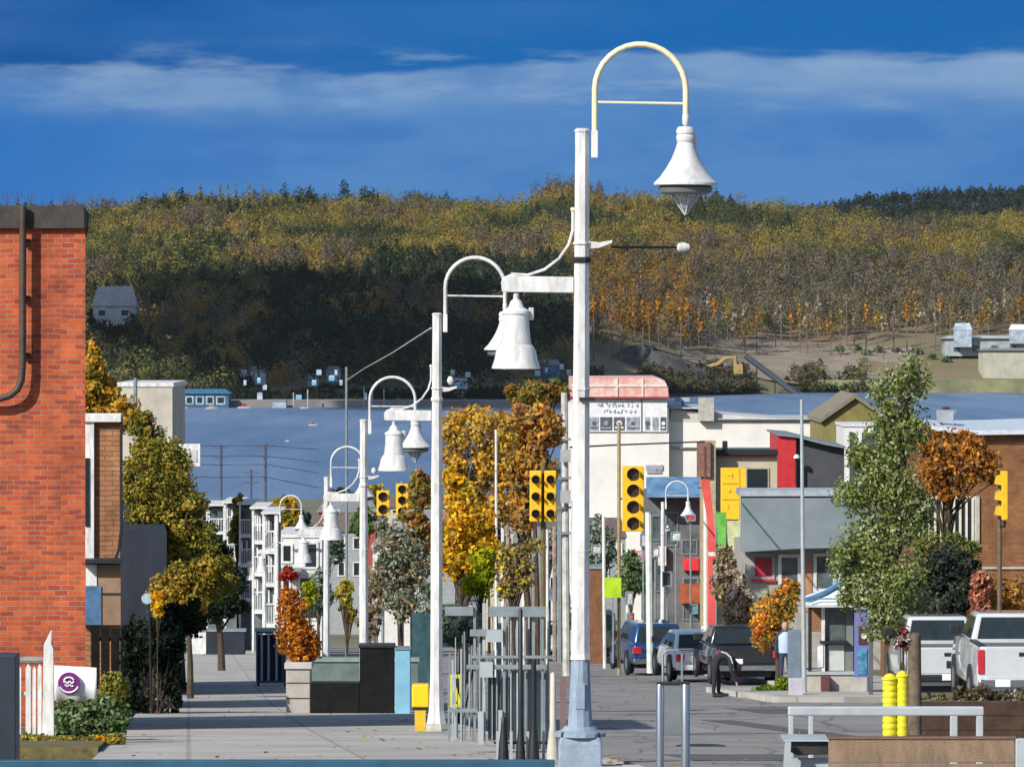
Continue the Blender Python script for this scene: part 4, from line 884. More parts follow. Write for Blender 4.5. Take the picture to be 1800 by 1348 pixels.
def boat(px, y, d, ln, hullm, cabm, label):
    r = thing('boat', label, 'boat', (X(px, d), d, LAKE)); h = ln*.16
    st = [(-.5, .10, .7), (-.3, .15, .9), (.1, .16, 1.0), (.38, .09, 1.1), (.5, .01, 1.25)]
    vs = []
    for a, b, c_ in st: vs += [(a*ln, -b*ln, h*c_), (a*ln, -b*ln*.55, -.1), (a*ln, b*ln*.55, -.1), (a*ln, b*ln, h*c_)]
    fs = [(0, 1, 2, 3), (16, 19, 18, 17)]
    for i in range(4): fs += [(i*4+k, (i+1)*4+k, (i+1)*4+(k+1) % 4, i*4+(k+1) % 4) for k in range(4)]
    obj('hull', MB().add(vs, fs), hullm, r, local=True, smooth=True)
    c_ = obj('cabin', MB().box(-.2*ln, .15*ln, -.09*ln, .09*ln, h*.9, h*2.1), cabm, r, local=True, bevel=.05)
    obj('windscreen', MB().box(-.15*ln, .1*ln, -.093*ln, .093*ln, h*1.4, h*1.8), glass_d, c_, local=True)
    r.rotation_euler = (0, 0, .15)
boat(551, 746, 33*F/188, 2.9, white, redp, 'small white boat with a red cabin out on the lake')
boat(505, 775, 33*F/216, 1.3, white, white, 'tiny white dinghy on the lake nearest the town')
boat(1664, 727, 33*F/167, 7, white, mat('dark_red', (.12, .02, .03), .6), 'white houseboat with a dark red deck near the right shore')
for k, (px, d_, lab) in enumerate(((322, 1795, 'white motor boat moored before the teal boathouse, leftmost'), (372, 1790, 'white motor boat moored at the right end of the teal boathouse'), (430, 1798, 'white boat moored between the boathouse and the pale shed'), (536, 1796, 'small boat moored right of the pale square shed'), (700, 1796, 'small boat moored on the far shore behind the third lamp arch'))):
    boat(px, 0, d_, 3.4+k % 3*.8, white, [mat('cab_blue', (.1, .3, .5), .5), mat('cab_tan', (.5, .35, .2), .5), redp][k % 3], lab)
# barns, field, digger at right
struct('gravel_field', MB().add([(x, y, float(hill(x, y))+.35) for y in (2190, 2235, 2280, 2330) for x in (75, 110, 150, 190)], [(j*4+i, j*4+i+1, (j+1)*4+i+1, (j+1)*4+i) for j in range(3) for i in range(3)]), mat('field_gravel', (.27, .225, .17), .95, var=.25, scale=.05))
struct('bank', MB().pbox(1440, 2000, 668, 690, 2186, 40), mat('bank_grass', (.24, .24, .12), .95, var=.3, scale=.1))
barnw = mat('barn_wall', (.42, .42, .34), .85, var=.2, scale=.2)
d = 2240
for (a, b, t_, e_, bb, dd, lab, wm, rm) in ((1728, 1850, 612, 616, 666, 2235, 'flat roofed pale green barn at the right edge across the lake', barnw, greyroof),
      (1662, 1800, 590, 595, 626, 2290, 'long low grey barn behind the pale green one', mat('grey_cladding', (.35, .40, .42), .8, var=.3, scale=.2), mat('pale_metal', (.5, .53, .54), .6, var=.2, scale=.2)),
      (1678, 1708, 568, 580, 610, 2285, 'small white gabled tower over the long grey barn', bluewhite, bluewhite), (1776, 1806, 570, 580, 604, 2285, 'white gabled block at the right edge above the grey barn', bluewhite, white)):
    house('barn', lab, 'barn', a, b, t_, e_, dd, 22 if b-a > 60 else 6, wm, rm, [] if b-a < 130 else [(a+14+k*33, a+26+k*33, e_+12, e_+24) for k in range(4)], Z(bb, dd), t=.15, pane=glass_l, frame=greyroof)
r = thing('excavator', 'yellow excavator with a raised arm on the dark mound across the lake', 'excavator', (X(1290, 2150), 2150, Z(660, 2150)))
ey = mat('digger_yellow', (.40, .27, .10), .6, var=.2)
obj('boom', MB().tube([W(1294, 655, 2150), W(1292, 628, 2150), W(1275, 630, 2150), W(1262, 640, 2150), W(1243, 645, 2150)], .9, 6), ey, r)
obj('cab', MB().pbox(1290, 1306, 640, 658, 2149, 4), ey, r, bevel=.2); obj('tracks', MB().pbox(1284, 1310, 658, 664, 2148.5, 5), darkm, r, bevel=.3)
obj('bucket', MB().pbox(1238, 1248, 643, 651, 2149.2, 2), darkm, r)
r = thing('conveyor', 'dark sloping conveyor running down beside the excavator', 'conveyor', (X(1350, 2150), 2150, Z(690, 2150)))
obj('belt', MB().tube([W(1310, 625, 2150), W(1402, 694, 2150)], 1.3, 6), mat('belt', (.06, .08, .10), .8), r)
for px, y in ((1330, 643), (1362, 667)): obj('leg', MB().tube([W(px, y, 2150), W(px, 696, 2150)], .3, 5), darkm, r)
def mound(name, label, px, top, rx_, d, m, zb):
    me = MB(); nn = 22; rr = rx_*d/F; h = Z(top, d)-zb; vs = []
    for j in range(7):
        for i in range(nn):
            a = 2*math.pi*i/nn; k = (1-j/6.0)
            wv = 1+.16*math.sin(a*3+j)+.09*math.sin(a*7+2*j)
            vs.append((X(px, d)+rr*k*math.cos(a)*wv, d+rr*.5*k*math.sin(a)*wv, zb+h*(1-k**1.7)*(1+.1*math.sin(a*4+j*1.3))))
    me.add(vs, [(j*nn+i, j*nn+(i+1) % nn, (j+1)*nn+(i+1) % nn, (j+1)*nn+i) for j in range(6) for i in range(nn)])
    single(name, me, m, label, 'mound', smooth=True)
mound('gravel_mound', 'long dark mound of spoil behind the white mural building', 1130, 612, 140, 2125, mat('spoil', (.075, .08, .085), .95, var=.5, scale=.15), LAKE-1)

# ================================================================ FILLER TOWN between street and lake
roofs = [mat('shingle_brown', (.16, .12, .10), .9, var=.3), greyroof, mat('shingle_red', (.28, .08, .06), .9), mat('tin_roof', (.40, .43, .45), .5, .3)]
walls = [mat('siding_white', (.62, .62, .60), .8, var=.15), mat('siding_grey', (.30, .33, .34), .8, var=.2), mat('siding_cream', (.5, .45, .34), .8, var=.15), mat('siding_red', (.32, .07, .05), .8, var=.2), mat('siding_blue', (.16, .22, .32), .8)]
HS = [(560, 640, 905, 935, 330, 1, 0, 'grey sided house seen between the third and fourth street lamps'),
      (655, 740, 935, 965, 300, 0, 1, 'white sided house low behind the grey green tree'),
      (725, 800, 900, 930, 420, 1, 1, 'grey house beyond the signals at the second street lamp'),
      (850, 925, 905, 935, 260, 2, 3, 'cream house with a metal roof behind the orange trees'),
      (905, 985, 935, 960, 235, 0, 0, 'white house with a brown roof behind the paired signals'),
      (1030, 1100, 915, 945, 250, 1, 0, 'grey house behind the white thin post right of the nearest lamp'),
      (560, 660, 880, 900, 560, 3, 1, 'dark red house with a grey roof nearest the lake'),
      (680, 790, 872, 892, 620, 2, 0, 'cream lakeside house behind the small signals'),
      (820, 930, 870, 890, 600, 0, 2, 'white lakeside house with a red roof behind the gold tree')]
for (a, b, t_, e_, d, wi, ri, lab) in HS:
    w3 = (b-a)/3; hh = 26 if d < 400 else 9
    house('house', lab, 'house', a, b, t_, e_, d, 8, walls[wi], roofs[ri], [(a+w3*k+w3*.25, a+w3*k+w3*.75, e_+hh*.35, e_+hh*1.2) for k in range(3)]+([(a+w3*k+w3*.25, a+w3*k+w3*.75, e_+hh*2, e_+hh*3) for k in range(3)] if d < 400 else []), ridge_x=(wi != 0), t=.08)
# centre trees
tree('autumn_tree', 'tall russet tree left of the thin white pole', 'tree', 818, 140, [(800, 760, 30, 44), (845, 745, 36, 34), (800, 830, 28, 60), (850, 810, 26, 50), (830, 870, 24, 50), (872, 890, 26, 50), (880, 830, 20, 50), (885, 770, 24, 40)], 8600, [(.50, .29, .03), (.54, .35, .05), (.36, .23, .05), (.42, .32, .08)], .07, .13, sub=26)
tree('autumn_tree', 'broad russet tree behind the paired yellow signals', 'tree', 930, 145, [(905, 750, 34, 36), (950, 740, 34, 32), (905, 820, 30, 60), (945, 810, 34, 60), (915, 890, 28, 55), (975, 760, 20, 40)], 6500, [(.40, .2, .04), (.46, .26, .05), (.30, .15, .06), (.3, .22, .09)], .10, .14, sub=26)
tree('autumn_tree', 'olive topped tree reaching above the russet ones beneath the first bell', 'tree', 945, 170, [(935, 695, 46, 22), (900, 690, 22, 14), (975, 690, 26, 22)], 3600, [(.20, .18, .04), (.12, .13, .04), (.3, .2, .04), (.26, .13, .04)], .08, .12, sub=18)
tree('autumn_tree', 'golden orange tree just right of the second street lamp', 'tree', 812, 100, [(805, 870, 26, 42), (812, 920, 34, 44), (795, 980, 28, 40), (835, 985, 26, 36), (790, 840, 14, 24), (845, 930, 26, 40), (865, 975, 22, 34)], 5400, 'gold', .06, .08, sub=24)
tree('yellow_tree', 'bright yellow green sapling above the steel railing', 'tree', 845, 88, [(850, 985, 24, 26), (838, 1028, 24, 24), (855, 1010, 20, 26)], 3200, 'lime', .045, .04, sub=18)
tree('autumn_tree', 'thin brownish tree with sparse leaves below the paired signals', 'tree', 905, 96, [(900, 985, 26, 34), (920, 1010, 22, 32), (890, 1030, 20, 26), (935, 960, 24, 16)], 2200, [(.3, .25, .06), (.16, .14, .10), (.45, .36, .06), (.2, .12, .08)], .05, .05, sub=26)
tree('sage_tree', 'grey green tree between the second and third street lamps', 'tree', 705, 112, [(700, 960, 42, 34), (690, 1010, 40, 42), (730, 1000, 30, 50), (710, 1060, 36, 36), (680, 935, 24, 20)], 4600, [(.20, .241, .17), (.14, .17, .11), (.32, .30, .24), (.10, .12, .07), (.34, .24, .12)], .06, .09, sub=24)
tree('autumn_tree', 'small orange and green tree above the grey green one', 'tree', 740, 150, [(740, 930, 24, 24), (735, 850, 18, 34), (720, 905, 26, 14)], 2400, [(.2, .2, .05), (.36, .17, .04), (.14, .14, .05), (.4, .22, .1)], .09, .09)
tree('yellow_shrub', 'yellow leaved shrub between the third and fourth street lamps', 'shrub', 612, 118, [(606, 1045, 15, 34), (618, 1075, 10, 20)], 1200, [(.45, .38, .05), (.3, .28, .05), (.2, .13, .04)], .06, .05)
tree('sage_tree', 'dark grey green tree hanging behind the second lamp foot', 'tree', 752, 106, [(752, 1060, 18, 40), (745, 1110, 16, 30), (790, 1090, 22, 30)], 2600, 'sage', .06, .06)
tree('tan_tree', 'half bare tree with pale twigs behind the third lamp', 'tree', 665, 125, [(660, 1050, 22, 50), (650, 1090, 20, 40)], 1800, 'tan', .07, .06, bk=palebark)
for i, (px, top, pal, lab) in enumerate(((500, 880, 'yellowgreen', 'small yellow tree on the roofline left of the fourth street lamp'), (512, 870, 'gold', 'taller golden tree on the roofline left of the fourth street lamp'), (418, 872, 'yellowgreen', 'little yellow green tree above the white galleries'), (535, 905, 'sage', 'pale green tree against the lake just left of the fourth lamp'), (489, 882, 'gold', 'small orange gold tree leftmost on that roofline'))):
    d = 230+i*6; tree('small_tree', lab, 'tree', px, d, [(px, top+8, 10, 16), (px+4, top+34, 13, 20), (px-4, top+62, 12, 22)], 1500, pal, .11, .07)
FT = [(575, 960, 26, 40, 'sage', 290, 'grey green tree right behind the fourth street lamp'), (640, 915, 20, 26, 'green', 310, 'green tree crown left of the small orange signal'), (770, 945, 26, 30, 'rust', 330, 'rust crown low beside the second lamp shaft'),
      (600, 880, 26, 20, 'dark', 620, 'dark lakeside tree behind the fourth street lamp'), (655, 872, 24, 18, 'yellowgreen', 700, 'olive lakeside tree near the third lamp shaft'), (740, 865, 22, 26, 'yellowgreen', 520, 'olive tree crown left of the second lamp shaft'),
      (860, 950, 30, 30, 'dark', 220, 'dark tree behind the bright yellow green sapling'), (965, 960, 24, 30, 'tan', 215, 'tan half bare tree beneath the right hand signal of the pair'), (1050, 960, 30, 50, 'sage', 205, 'grey green tree between the nearest lamp and the lime sign'),
      (1110, 1010, 26, 40, 'green', 200, 'green tree right of the lime sign'), (1275, 1010, 22, 50, 'tan', 160, 'pale half bare tree right of the red banner post'), (1300, 1060, 24, 50, 'tan', 152, 'second pale half bare tree nearer the dark pickup'), (560, 1040, 24, 40, 'sage', 185, 'grey green tree behind the red flowers')]
for (px, py, a, b, pal, d, lab) in FT:
    tree('street_tree', lab, 'tree', px, d, [(px, py, a, b), (px-a*.5, py+b*.5, a*.7, b*.6), (px+a*.5, py+b*.3, a*.7, b*.6), (px, py-b*.6, a*.5, b*.5)], 3600, pal, .05*d/110, .08, sub=16)

# ================================================================ RIGHT SIDE BUILDINGS
plaster = mat('white_plaster', (.70, .69, .66), .85, var=.12, scale=.5, c2=(.58, .57, .55))
plaster2 = mat('grey_plaster', (.50, .50, .49), .85, var=.15, scale=.5)
D = 300.0
r = thing('mural_building', 'large white building with a black and white sign panel under a red striped roof', 'building', (X(1140, D), D, g(D)-.3))
obj('wall', MB().prism([(X(1000, D), g(D)-1), (X(1176, D), g(D)-1), (X(1176, D), Z(718, D)), (X(1000, D), Z(708, D))], D, D+14), plaster, r)
pk = mat('salmon_roof', (.56, .22, .18), .7, var=.5, scale=1.6, c2=(.66, .56, .52)); pkw = mat('pale_stripe', (.72, .62, .58), .7, var=.2)
rf = obj('roof', MB().prism([(X(1004, D), Z(697, D)), (X(1175, D), Z(697, D)), (X(1174, D), Z(680, D)), (X(1168, D), Z(669, D)), (X(1158, D), Z(664, D)), (X(1004, D), Z(665, D))], D-.3, D+13), pk, r)
obj('roof_band', MB().pbox(1004, 1172, 676, 680, D-.36, .055).pbox(1083, 1086, 665, 697, D-.37, .06).pbox(1128, 1131, 665, 697, D-.37, .06), pkw, rf)
obj('eave', MB().pbox(1002, 1177, 697.2, 700, D-.45, 2), mat('eave_red', (.30, .05, .04), .7), r)
sp = obj('sign_panel', MB().pbox(1030, 1173, 701, 759, D-.12, .115), mat('panel_white', (.68, .70, .74), .7, var=.12), r, bevel=.01)
ink = mat('ink_grey', (.10, .11, .14), .8, var=.4, scale=5); ink2 = mat('ink_pale', (.34, .38, .45), .8, var=.4, scale=4)
m = MB(); rr = random.Random(5)
for row, (y0, y1, xe) in enumerate(((706, 716, 1122), (720, 727, 1118))):      # the blurred line of lettering
    x = 1050.0+row*10
    while x < xe:
        wd = rr.uniform(3, 7)
        for q_ in range(3):
            a = W(x+rr.uniform(0, wd), rr.uniform(y0, y1), D-.14); b = W(x+rr.uniform(0, wd), rr.uniform(y0, y1), D-.14); m.tube([a, b], rr.uniform(.02, .035), 4)
        x += wd+rr.uniform(1, 3)
obj('lettering', m, ink2, sp)
m = MB()
for k, (a, b) in enumerate(((1036, 1052), (1055, 1076), (1079, 1098), (1101, 1124), (1134, 1142), (1147, 1157), (1161, 1171))):
    f = obj('picture_panel', MB().pbox(a, b, 733, 756, D-.15, .028), [ink2, ink, ink, ink2, ink2, ink2, ink][k], sp)
    obj('picture_shape', MB().lathe((X((a+b)/2, D), D-.17, Z(744, D)), [(.12+.03*(k % 3), 0), (.12+.03*(k % 3), .018)], 10, 'y').pbox(a+2, b-2, 750+k % 2, 753, D-.165, .013), [ink, ink2, ink, ink][k % 4] if k % 4 != 2 else MATS['panel_white'], f)
obj('panel_divider', MB().pbox(1127, 1129, 701.5, 758, D-.15, .028), ink, sp)
obj('wall_sign', MB().pbox(1135, 1165, 817, 826, D-.1, .095).pbox(1137, 1163, 826.2, 832, D-.08, .075), ink2, r)
r = building('pale_annex', 'plain pale annex wall joined to the right of the mural building', 'building', 1176.5, 1452, 742, 301, 12, plaster)
obj('pitch', MB().prism([(X(1176.5, 301), Z(741.8, 301)), (X(1452, 301), Z(741.8, 301)), (X(1400, 301), Z(738, 301)), (X(1256, 301), Z(727, 301)), (X(1180, 301), Z(719, 301))], 301.02, 312), plaster2, r)
obj('coping', MB().pbox(1256, 1452, 735.5, 737.5, 300.7, 11).pbox(1176, 1256, 716, 718.6, 300.7, 11), mat('pale_metal2', (.45, .48, .50), .6), r)
obj('chimney_block', MB().pbox(1228, 1255, 699, 740, 300.4, .5), mat('grey_block', (.42, .41, .38), .9, var=.2), r)
obj('roof_vent', MB().pbox(1188, 1212, 699, 706, 305, 1).pbox(1198, 1202, 706, 720, 305.3, .3), bluewhite, r)
obj('ledge', MB().pbox(1177, 1368, 786, 788, 300.8, .19), greysteel, r)
# olive gabled building
D = 285.0
house('olive_house', 'olive roofed gabled house behind the tall green tree', 'building', 1446, 1560, 700, 742, D, 12, mat('olive_wall', (.22, .19, .06), .9, var=.25, scale=1), mat('olive_roof', (.20, .18, .13), .9, var=.2), (), ridge_x=False)
building('white_frame_house', 'white trimmed upper storey with tall glazing behind the tall green tree', 'building', 1483, 1552, 750, 262, 6, mat('white_trim_wall', (.60, .60, .62), .8, var=.1), [(1490, 1506, 757, 860), (1512, 1546, 757, 815)], .15, white, pane=glass_l, t=.1)
D = 222.0
beige = mat('beige_siding', (.46, .41, .30), .85, var=.12, scale=1)
r = building('beige_shop', 'beige shop with a dark fascia and a yellow vertical sign', 'building', 1256, 1366, 800, D, 9, beige, [(1311, 1352, 822, 861)], None, None, None, mat('tan_frame', (.38, .32, .22), .7), glass_d)
obj('fascia', MB().pbox(1259, 1368, 791, 799.6, D-.35, 2), darkm, r); obj('fascia_line', MB().pbox(1260, 1366, 799.8, 802, D-.2, .19), redp, r)
obj('wall_return', MB().pbox(1232, 1258, 775, 1100, D-1.2, 1.19), mat('tan_return', (.40, .34, .22), .85, var=.2), r)
obj('brown_pier', MB().pbox(1225, 1249, 777, 838, D-1.4, .19), mat('brown_pier', (.24, .12, .09), .85, var=.3), r)
obj('lamp', MB().pbox(1270, 1279, 775, 790.6, D-.2, .3), darkm, r, bevel=.03)
D = 216.0
r = thing('vertical_sign', 'yellow vertical shop sign in stacked squares before the beige shop', 'sign', (X(1290, D), D, g(D)))
ysign = mat('sign_yellow', (.82, .50, .012), .55, var=.1)
obj('board', MB().pbox(1267, 1300, 822, 913, D, .2), ysign, r, bevel=.02)
obj('side_panel', MB().pbox(1301, 1310, 822, 860, D+.05, .2), ysign, r)
yi = mat('sign_ink', (.55, .30, .02), .7)
obj('sign_line', MB().pbox(1270, 1297, 849, 850.5, D-.02, .018).pbox(1270, 1297, 877, 878.5, D-.02, .018), yi, r)
for (px, y, k) in ((1283, 832, 0), (1283, 860, 1), (1283, 888, 2)):
    obj('sign_mark', MB().pbox(px-5, px+6-3*k, y+3+k, y+4+k, D-.02, .018).pbox(px+4-k*4, px+5-k*4, y-1, y+9-k*2, D-.02, .018), yi, r)
obj('pole', MB().tube([(X(1284, D+.3), D+.3, g(D)), W(1284, 910, D+.3)], .07, 8), greysteel, r)
# striped hangings / banner posts
for k, (a, b, t_, bt, c_, lab) in enumerate(((1259, 1277, 900, 1040, (.14, .45, .06), 'green feather flag below the yellow vertical sign'), (1278, 1301, 915, 1060, (.52, .56, .30), 'pale striped hanging cloth right of the green flag'))):
    r = thing('feather_flag', lab, 'flag', (X((a+b)/2, 205), 205, g(205)))
    m = MB(); vs = []
    for i in range(11):
        y = t_+(bt-t_)*i/10; o_ = .05*math.sin(i*.9+k)
        for px in (a+2*math.sin(i*.3), b-3*i/10): vs.append((X(px, 205), 205+o_, Z(y, 205)))
    m.add(vs, [(2*i, 2*i+2, 2*i+3, 2*i+1) for i in range(10)])
    c1 = obj('cloth', m, mat('flag%d' % k, c_, .8, var=.25), r); s_ = c1.modifiers.new('s', 'SOLIDIFY'); s_.thickness = .01
    obj('pole', MB().tube([(X(a, 205.08), 205.08, g(205)), W(a, t_-3, 205.08)], .03, 6), greysteel, r)
# red and white banner post
D = 165.0
r = thing('banner_post', 'tall post with a long red banner and white edge before the beige shop', 'banner', (X(1243, D), D, g(D)))
obj('post', MB().tube([(X(1241, D), D, g(D)), W(1241, 846, D)], .085, 8), mat('post_white', (.75, .66, .60), .6), r, smooth=True)
m = MB(); vs = []
for i in range(15):
    t_ = i/14; y = 842+273*t_; a = 1231+13*min(1, t_*3.5); b = 1247+12*min(1, t_*2.5)-2*t_
    for px in (a, b): vs.append((X(px, D), D-.14+.04*math.sin(i), Z(y, D)))
m.add(vs, [(2*i, 2*i+2, 2*i+3, 2*i+1) for i in range(14)])
c1 = obj('banner_cloth', m, mat('banner_red', (.66, .09, .08), .8, var=.2, scale=1), r); s_ = c1.modifiers.new('s', 'SOLIDIFY'); s_.thickness = .02
obj('finial', MB().tube([W(1240, 846, D), W(1239, 785, D)], .04, 6), mat('rust_iron', (.12, .05, .04), .8), r)
obj('crossbar', MB().pbox(1226, 1246, 856, 858.5, D-.05, .05), MATS['rust_iron'], r)
r = thing('white_bracket_sign', 'white square hooked bracket on the red banner post', 'bracket', (X(1258, 163), 163, Z(1010, 163)))
obj('hook', MB().pbox(1245, 1269, 970, 977, 163, .08).pbox(1262, 1269, 977.2, 1001, 163, .08).pbox(1254, 1276, 1001.2, 1007, 163, .08), white, r)
# red wall, dark gable
D = 235.0
r = thing('dark_gable_building', 'dark grey gabled building with a bright red end panel', 'building', (X(1425, D), D, g(D)))
obj('wall', MB().prism([(X(1399, D), g(D)-1), (X(1484, D), g(D)-1), (X(1484, D), Z(787, D)), (X(1450, D), Z(781, D)), (X(1399, D), Z(768, D))], D, D+9), mat('charcoal_cladding', (.055, .06, .07), .8, var=.2, scale=1), r)
obj('red_panel', MB().prism([(X(1366.5, D), g(D)-1), (X(1398.6, D), g(D)-1), (X(1398.6, D), Z(768, D)), (X(1366.5, D), Z(765, D))], D-.3, D+7), redp, r)
obj('roof_edge', MB().prism([(X(1365, D), Z(765, D)), (X(1400, D), Z(768.5, D)), (X(1450, D), Z(781.5, D)), (X(1486, D), Z(787.5, D)), (X(1486, D), Z(784, D)), (X(1450, D), Z(778, D)), (X(1400, D), Z(765, D)), (X(1365, D), Z(762, D))], D-.5, D+9.3), greysteel, r)
obj('wall_lamp', MB().lathe((X(1399, D), D-.7, Z(803, D)), [(.16, -.04), (.15, .06), (.06, .14)], 12), white, r)
obj('wall_lamp_arm', MB().pbox(1398, 1401, 805, 850, D-.6, .1), darkm, r)
# low shop with grey fascia
D = 178.0
r = thing('fascia_shop', 'low shop with a wide blue grey metal fascia over red and white windows', 'building', (X(1400, D), D, g(D)-.2))
obj('wall', MB().box(X(1310, D), X(1600, D), D, D+9, g(D)-1, Z(963, D)), mat('shop_wall', (.34, .33, .30), .85, var=.2), r)
obj('fascia', MB().prism([(X(1302, D), Z(968, D)), (X(1400, D), Z(962, D)), (X(1500, D), Z(960, D)), (X(1590, D), Z(958, D)), (X(1590, D), Z(872, D)), (X(1302, D), Z(872, D))], D-1.1, D-.01), mat('fascia_metal', (.21, .26, .29), .6, .2, var=.15, scale=.8), r, bevel=.02)
obj('cap_rail', MB().pbox(1300, 1592, 862, 871.8, D-1.18, 3), mat('cap_metal', (.40, .46, .50), .5, .2), r)
windows(r, [(1368, 1408, 974, 1035), (1430, 1470, 972, 1040), (1476, 1500, 972, 1040)], D, white, glass_l, .12)
f = obj('window', MB().ring(1322, 1362, 972, 1018, D-.06, .058, .1), mat('grey_frame', (.3, .32, .32), .6), r)
obj('red_display', MB().pbox(1325, 1359, 980, 1013, D-.03, .028), mat('display_red', (.48, .02, .06), .6, var=.7, scale=3, c2=(.12, .02, .03)), f)
obj('sill', MB().pbox(1320, 1364, 1018.5, 1022, D-.15, .149), redp, f)
obj('door', MB().pbox(1413, 1427, 985, 1075, D-.04, .038), mat('door_orange', (.42, .20, .10), .7), r)
# blue awning and small shops in the middle right
D = 240.0
r = building('awning_shop', 'small dark fronted shop under a blue awning at the end of the street', 'building', 1135, 1232, 868, D, 8, mat('shop_dark', (.16, .17, .18), .85, var=.4, scale=.8), [(1145, 1163, 905, 950), (1170, 1192, 900, 960), (1198, 1226, 948, 975), (1150, 1175, 985, 1040), (1200, 1228, 1015, 1090)], frame=greysteel)
awm = mat('awning_blue', (.12, .26, .45), .7, var=.35, scale=1.5)
x0, x1 = X(1136, D), X(1230, D)
obj('awning', MB().add([(x0, D-1.6, Z(866, D)), (x1, D-1.6, Z(866, D)), (x1, D, Z(838, D)), (x0, D, Z(838, D)), (x0, D-1.6, Z(872, D)), (x1, D-1.6, Z(872, D)), (x1, D, Z(872, D)), (x0, D, Z(872, D))], [(0, 1, 2, 3), (4, 5, 1, 0), (1, 5, 6, 2), (4, 0, 3, 7), (7, 6, 5, 4), (3, 2, 6, 7)]), awm, r)
obj('red_sign', MB().pbox(1201, 1229, 981, 1003, D-.3, .29), mat('sign_red', (.70, .03, .04), .6, var=.2), r, bevel=.03)
obj('orange_canopy', MB().pbox(1196, 1234, 1028, 1060, D-1.5, 1.4), mat('canopy_rust', (.42, .10, .03), .8, var=.4, scale=2), r)
obj('white_sign', MB().pbox(1157, 1171, 960, 994, D-.4, .3), white, r)
obj('pink_window', MB().pbox(1108, 1134, 968, 1008, D-.5, .3), mat('magenta_print', (.35, .03, .16), .7, var=.8, scale=4, c2=(.6, .5, .55)), r)
r = thing('lime_sign', 'lime green square sign board on a post right of the nearest lamp', 'sign', (X(1077, 150), 150, g(150)))
obj('board', MB().pbox(1062, 1092, 1015, 1050, 150, .06), mat('lime_board', (.40, .62, .01), .6, var=.2, scale=3), r); obj('post', MB().pbox(1076, 1079, 1050.3, 1165, 150, .06), greysteel, r)
single('white_post', MB().tube([(X(1143, 155), 155, g(155)), W(1140, 900, 155)], .11, 8), mat('green_white', (.62, .70, .64), .6), 'thick pale post rising behind the blue parked car', 'post', smooth=True)
single('thin_post', MB().tube([(X(1063, 165), 165, g(165)), W(1061, 908, 165)], .06, 8), white, 'thin white post close to the right of the nearest lamp', 'post', smooth=True)
r = building('brown_kiosk', 'small brown boarded hut behind the nearest street lamp', 'hut', 1034, 1062, 1000, 185, 2, mat('brown_boards', (.20, .09, .04), .9, var=.3, scale=3), (), .1, greysteel)
# brown brick building on right
D = 150.0
r = thing('brown_brick_building', 'large brown brick building with a curved white roof edge at the right', 'building', (X(1720, D), D, g(D)))
obj('wall', MB().box(X(1608, D), X(1990, D), D, D+14, g(D)-1.5, Z(778, D)), brick_mat('brown_brick_large', (.24, .10, .035), (.30, .135, .045), (.16, .10, .06), .075, .24), r)
pts_t = [(1606, 752), (1660, 759), (1720, 764), (1800, 763), (2000, 756)]
obj('parapet', MB().prism([(X(1606, D), Z(779, D)), (X(2000, D), Z(779, D))]+[(X(a, D), Z(b, D)) for a, b in pts_t[::-1]], D-.05, D+14.1), MATS['brown_brick_large'], r)
obj('roof_edge', MB().prism([(X(a, D), Z(b-.2, D)) for a, b in pts_t]+[(X(a, D), Z(b-8, D)) for a, b in pts_t[::-1]], D-.35, D+14.3), mat('edge_white', (.55, .62, .70), .5), r)
windows(r, [(1612, 1716, 872, 955)], D, mat('cream_frame', (.55, .50, .38), .7), glass_d, .08)
for px in range(1620, 1716, 11): obj('blind_slat', MB().pbox(px, px+4, 876, 952, D-.09, .06), mat('slat_cream', (.62, .58, .48), .7, var=.15), r)
obj('string_course', MB().pbox(1722, 1990, 996, 1000, D-.06, .055), concrete, r)
obj('roof_unit', MB().pbox(1656, 1676, 722, 744, D+6, 2), mat('unit_grey', (.3, .34, .38), .7), r)
obj('gable_trim', MB().pbox(1716, 1722, 872, 955, D-.07, .065), concrete, r)
single('grey_pole', MB().tube([(X(1414, 122), 122, g(122)), W(1411, 960, 122), W(1409, 702, 122)], .06, 8, .04), rail_m, 'tall thin grey pole in front of the fascia shop', 'pole', smooth=True)

# ================================================================ TREES ON THE RIGHT
tree('tall_green_tree', 'tall narrow green tree before the brown brick building', 'tree', 1562, 119, [(1600, 660, 34, 34), (1570, 690, 44, 40), (1580, 760, 52, 60), (1545, 830, 44, 40), (1505, 870, 40, 34), (1570, 860, 52, 60), (1550, 950, 60, 56), (1495, 985, 42, 44), (1580, 1030, 50, 60), (1530, 1040, 44, 44), (1510, 800, 24, 40), (1555, 1085, 44, 34), (1500, 1045, 30, 30), (1610, 900, 34, 50)], 24000, [(.16, .20, .05), (.20, .23, .07), (.32, .34, .20), (.10, .14, .045)], .056, .15, sub=30, dep=.8, tight=.30, loose=2.0)
tree('dark_tree', 'dark rounded tree at the right of the tall green one', 'tree', 1665, 126, [(1665, 1000, 48, 44), (1695, 1020, 30, 50), (1635, 1030, 40, 50), (1670, 1060, 46, 34)], 17000, [(.03, .045, .035), (.05, .06, .04), (.02, .03, .025), (.09, .10, .07)], .06, .12, sub=24, dep=.8)
tree('green_tree', 'sunlit olive top of the tree leaning on the dark rounded one', 'tree', 1655, 129, [(1650, 955, 50, 24), (1690, 962, 34, 22), (1620, 970, 26, 24)], 3000, [(.13, .15, .04), (.09, .12, .04), (.2, .2, .06)], .05, .05)
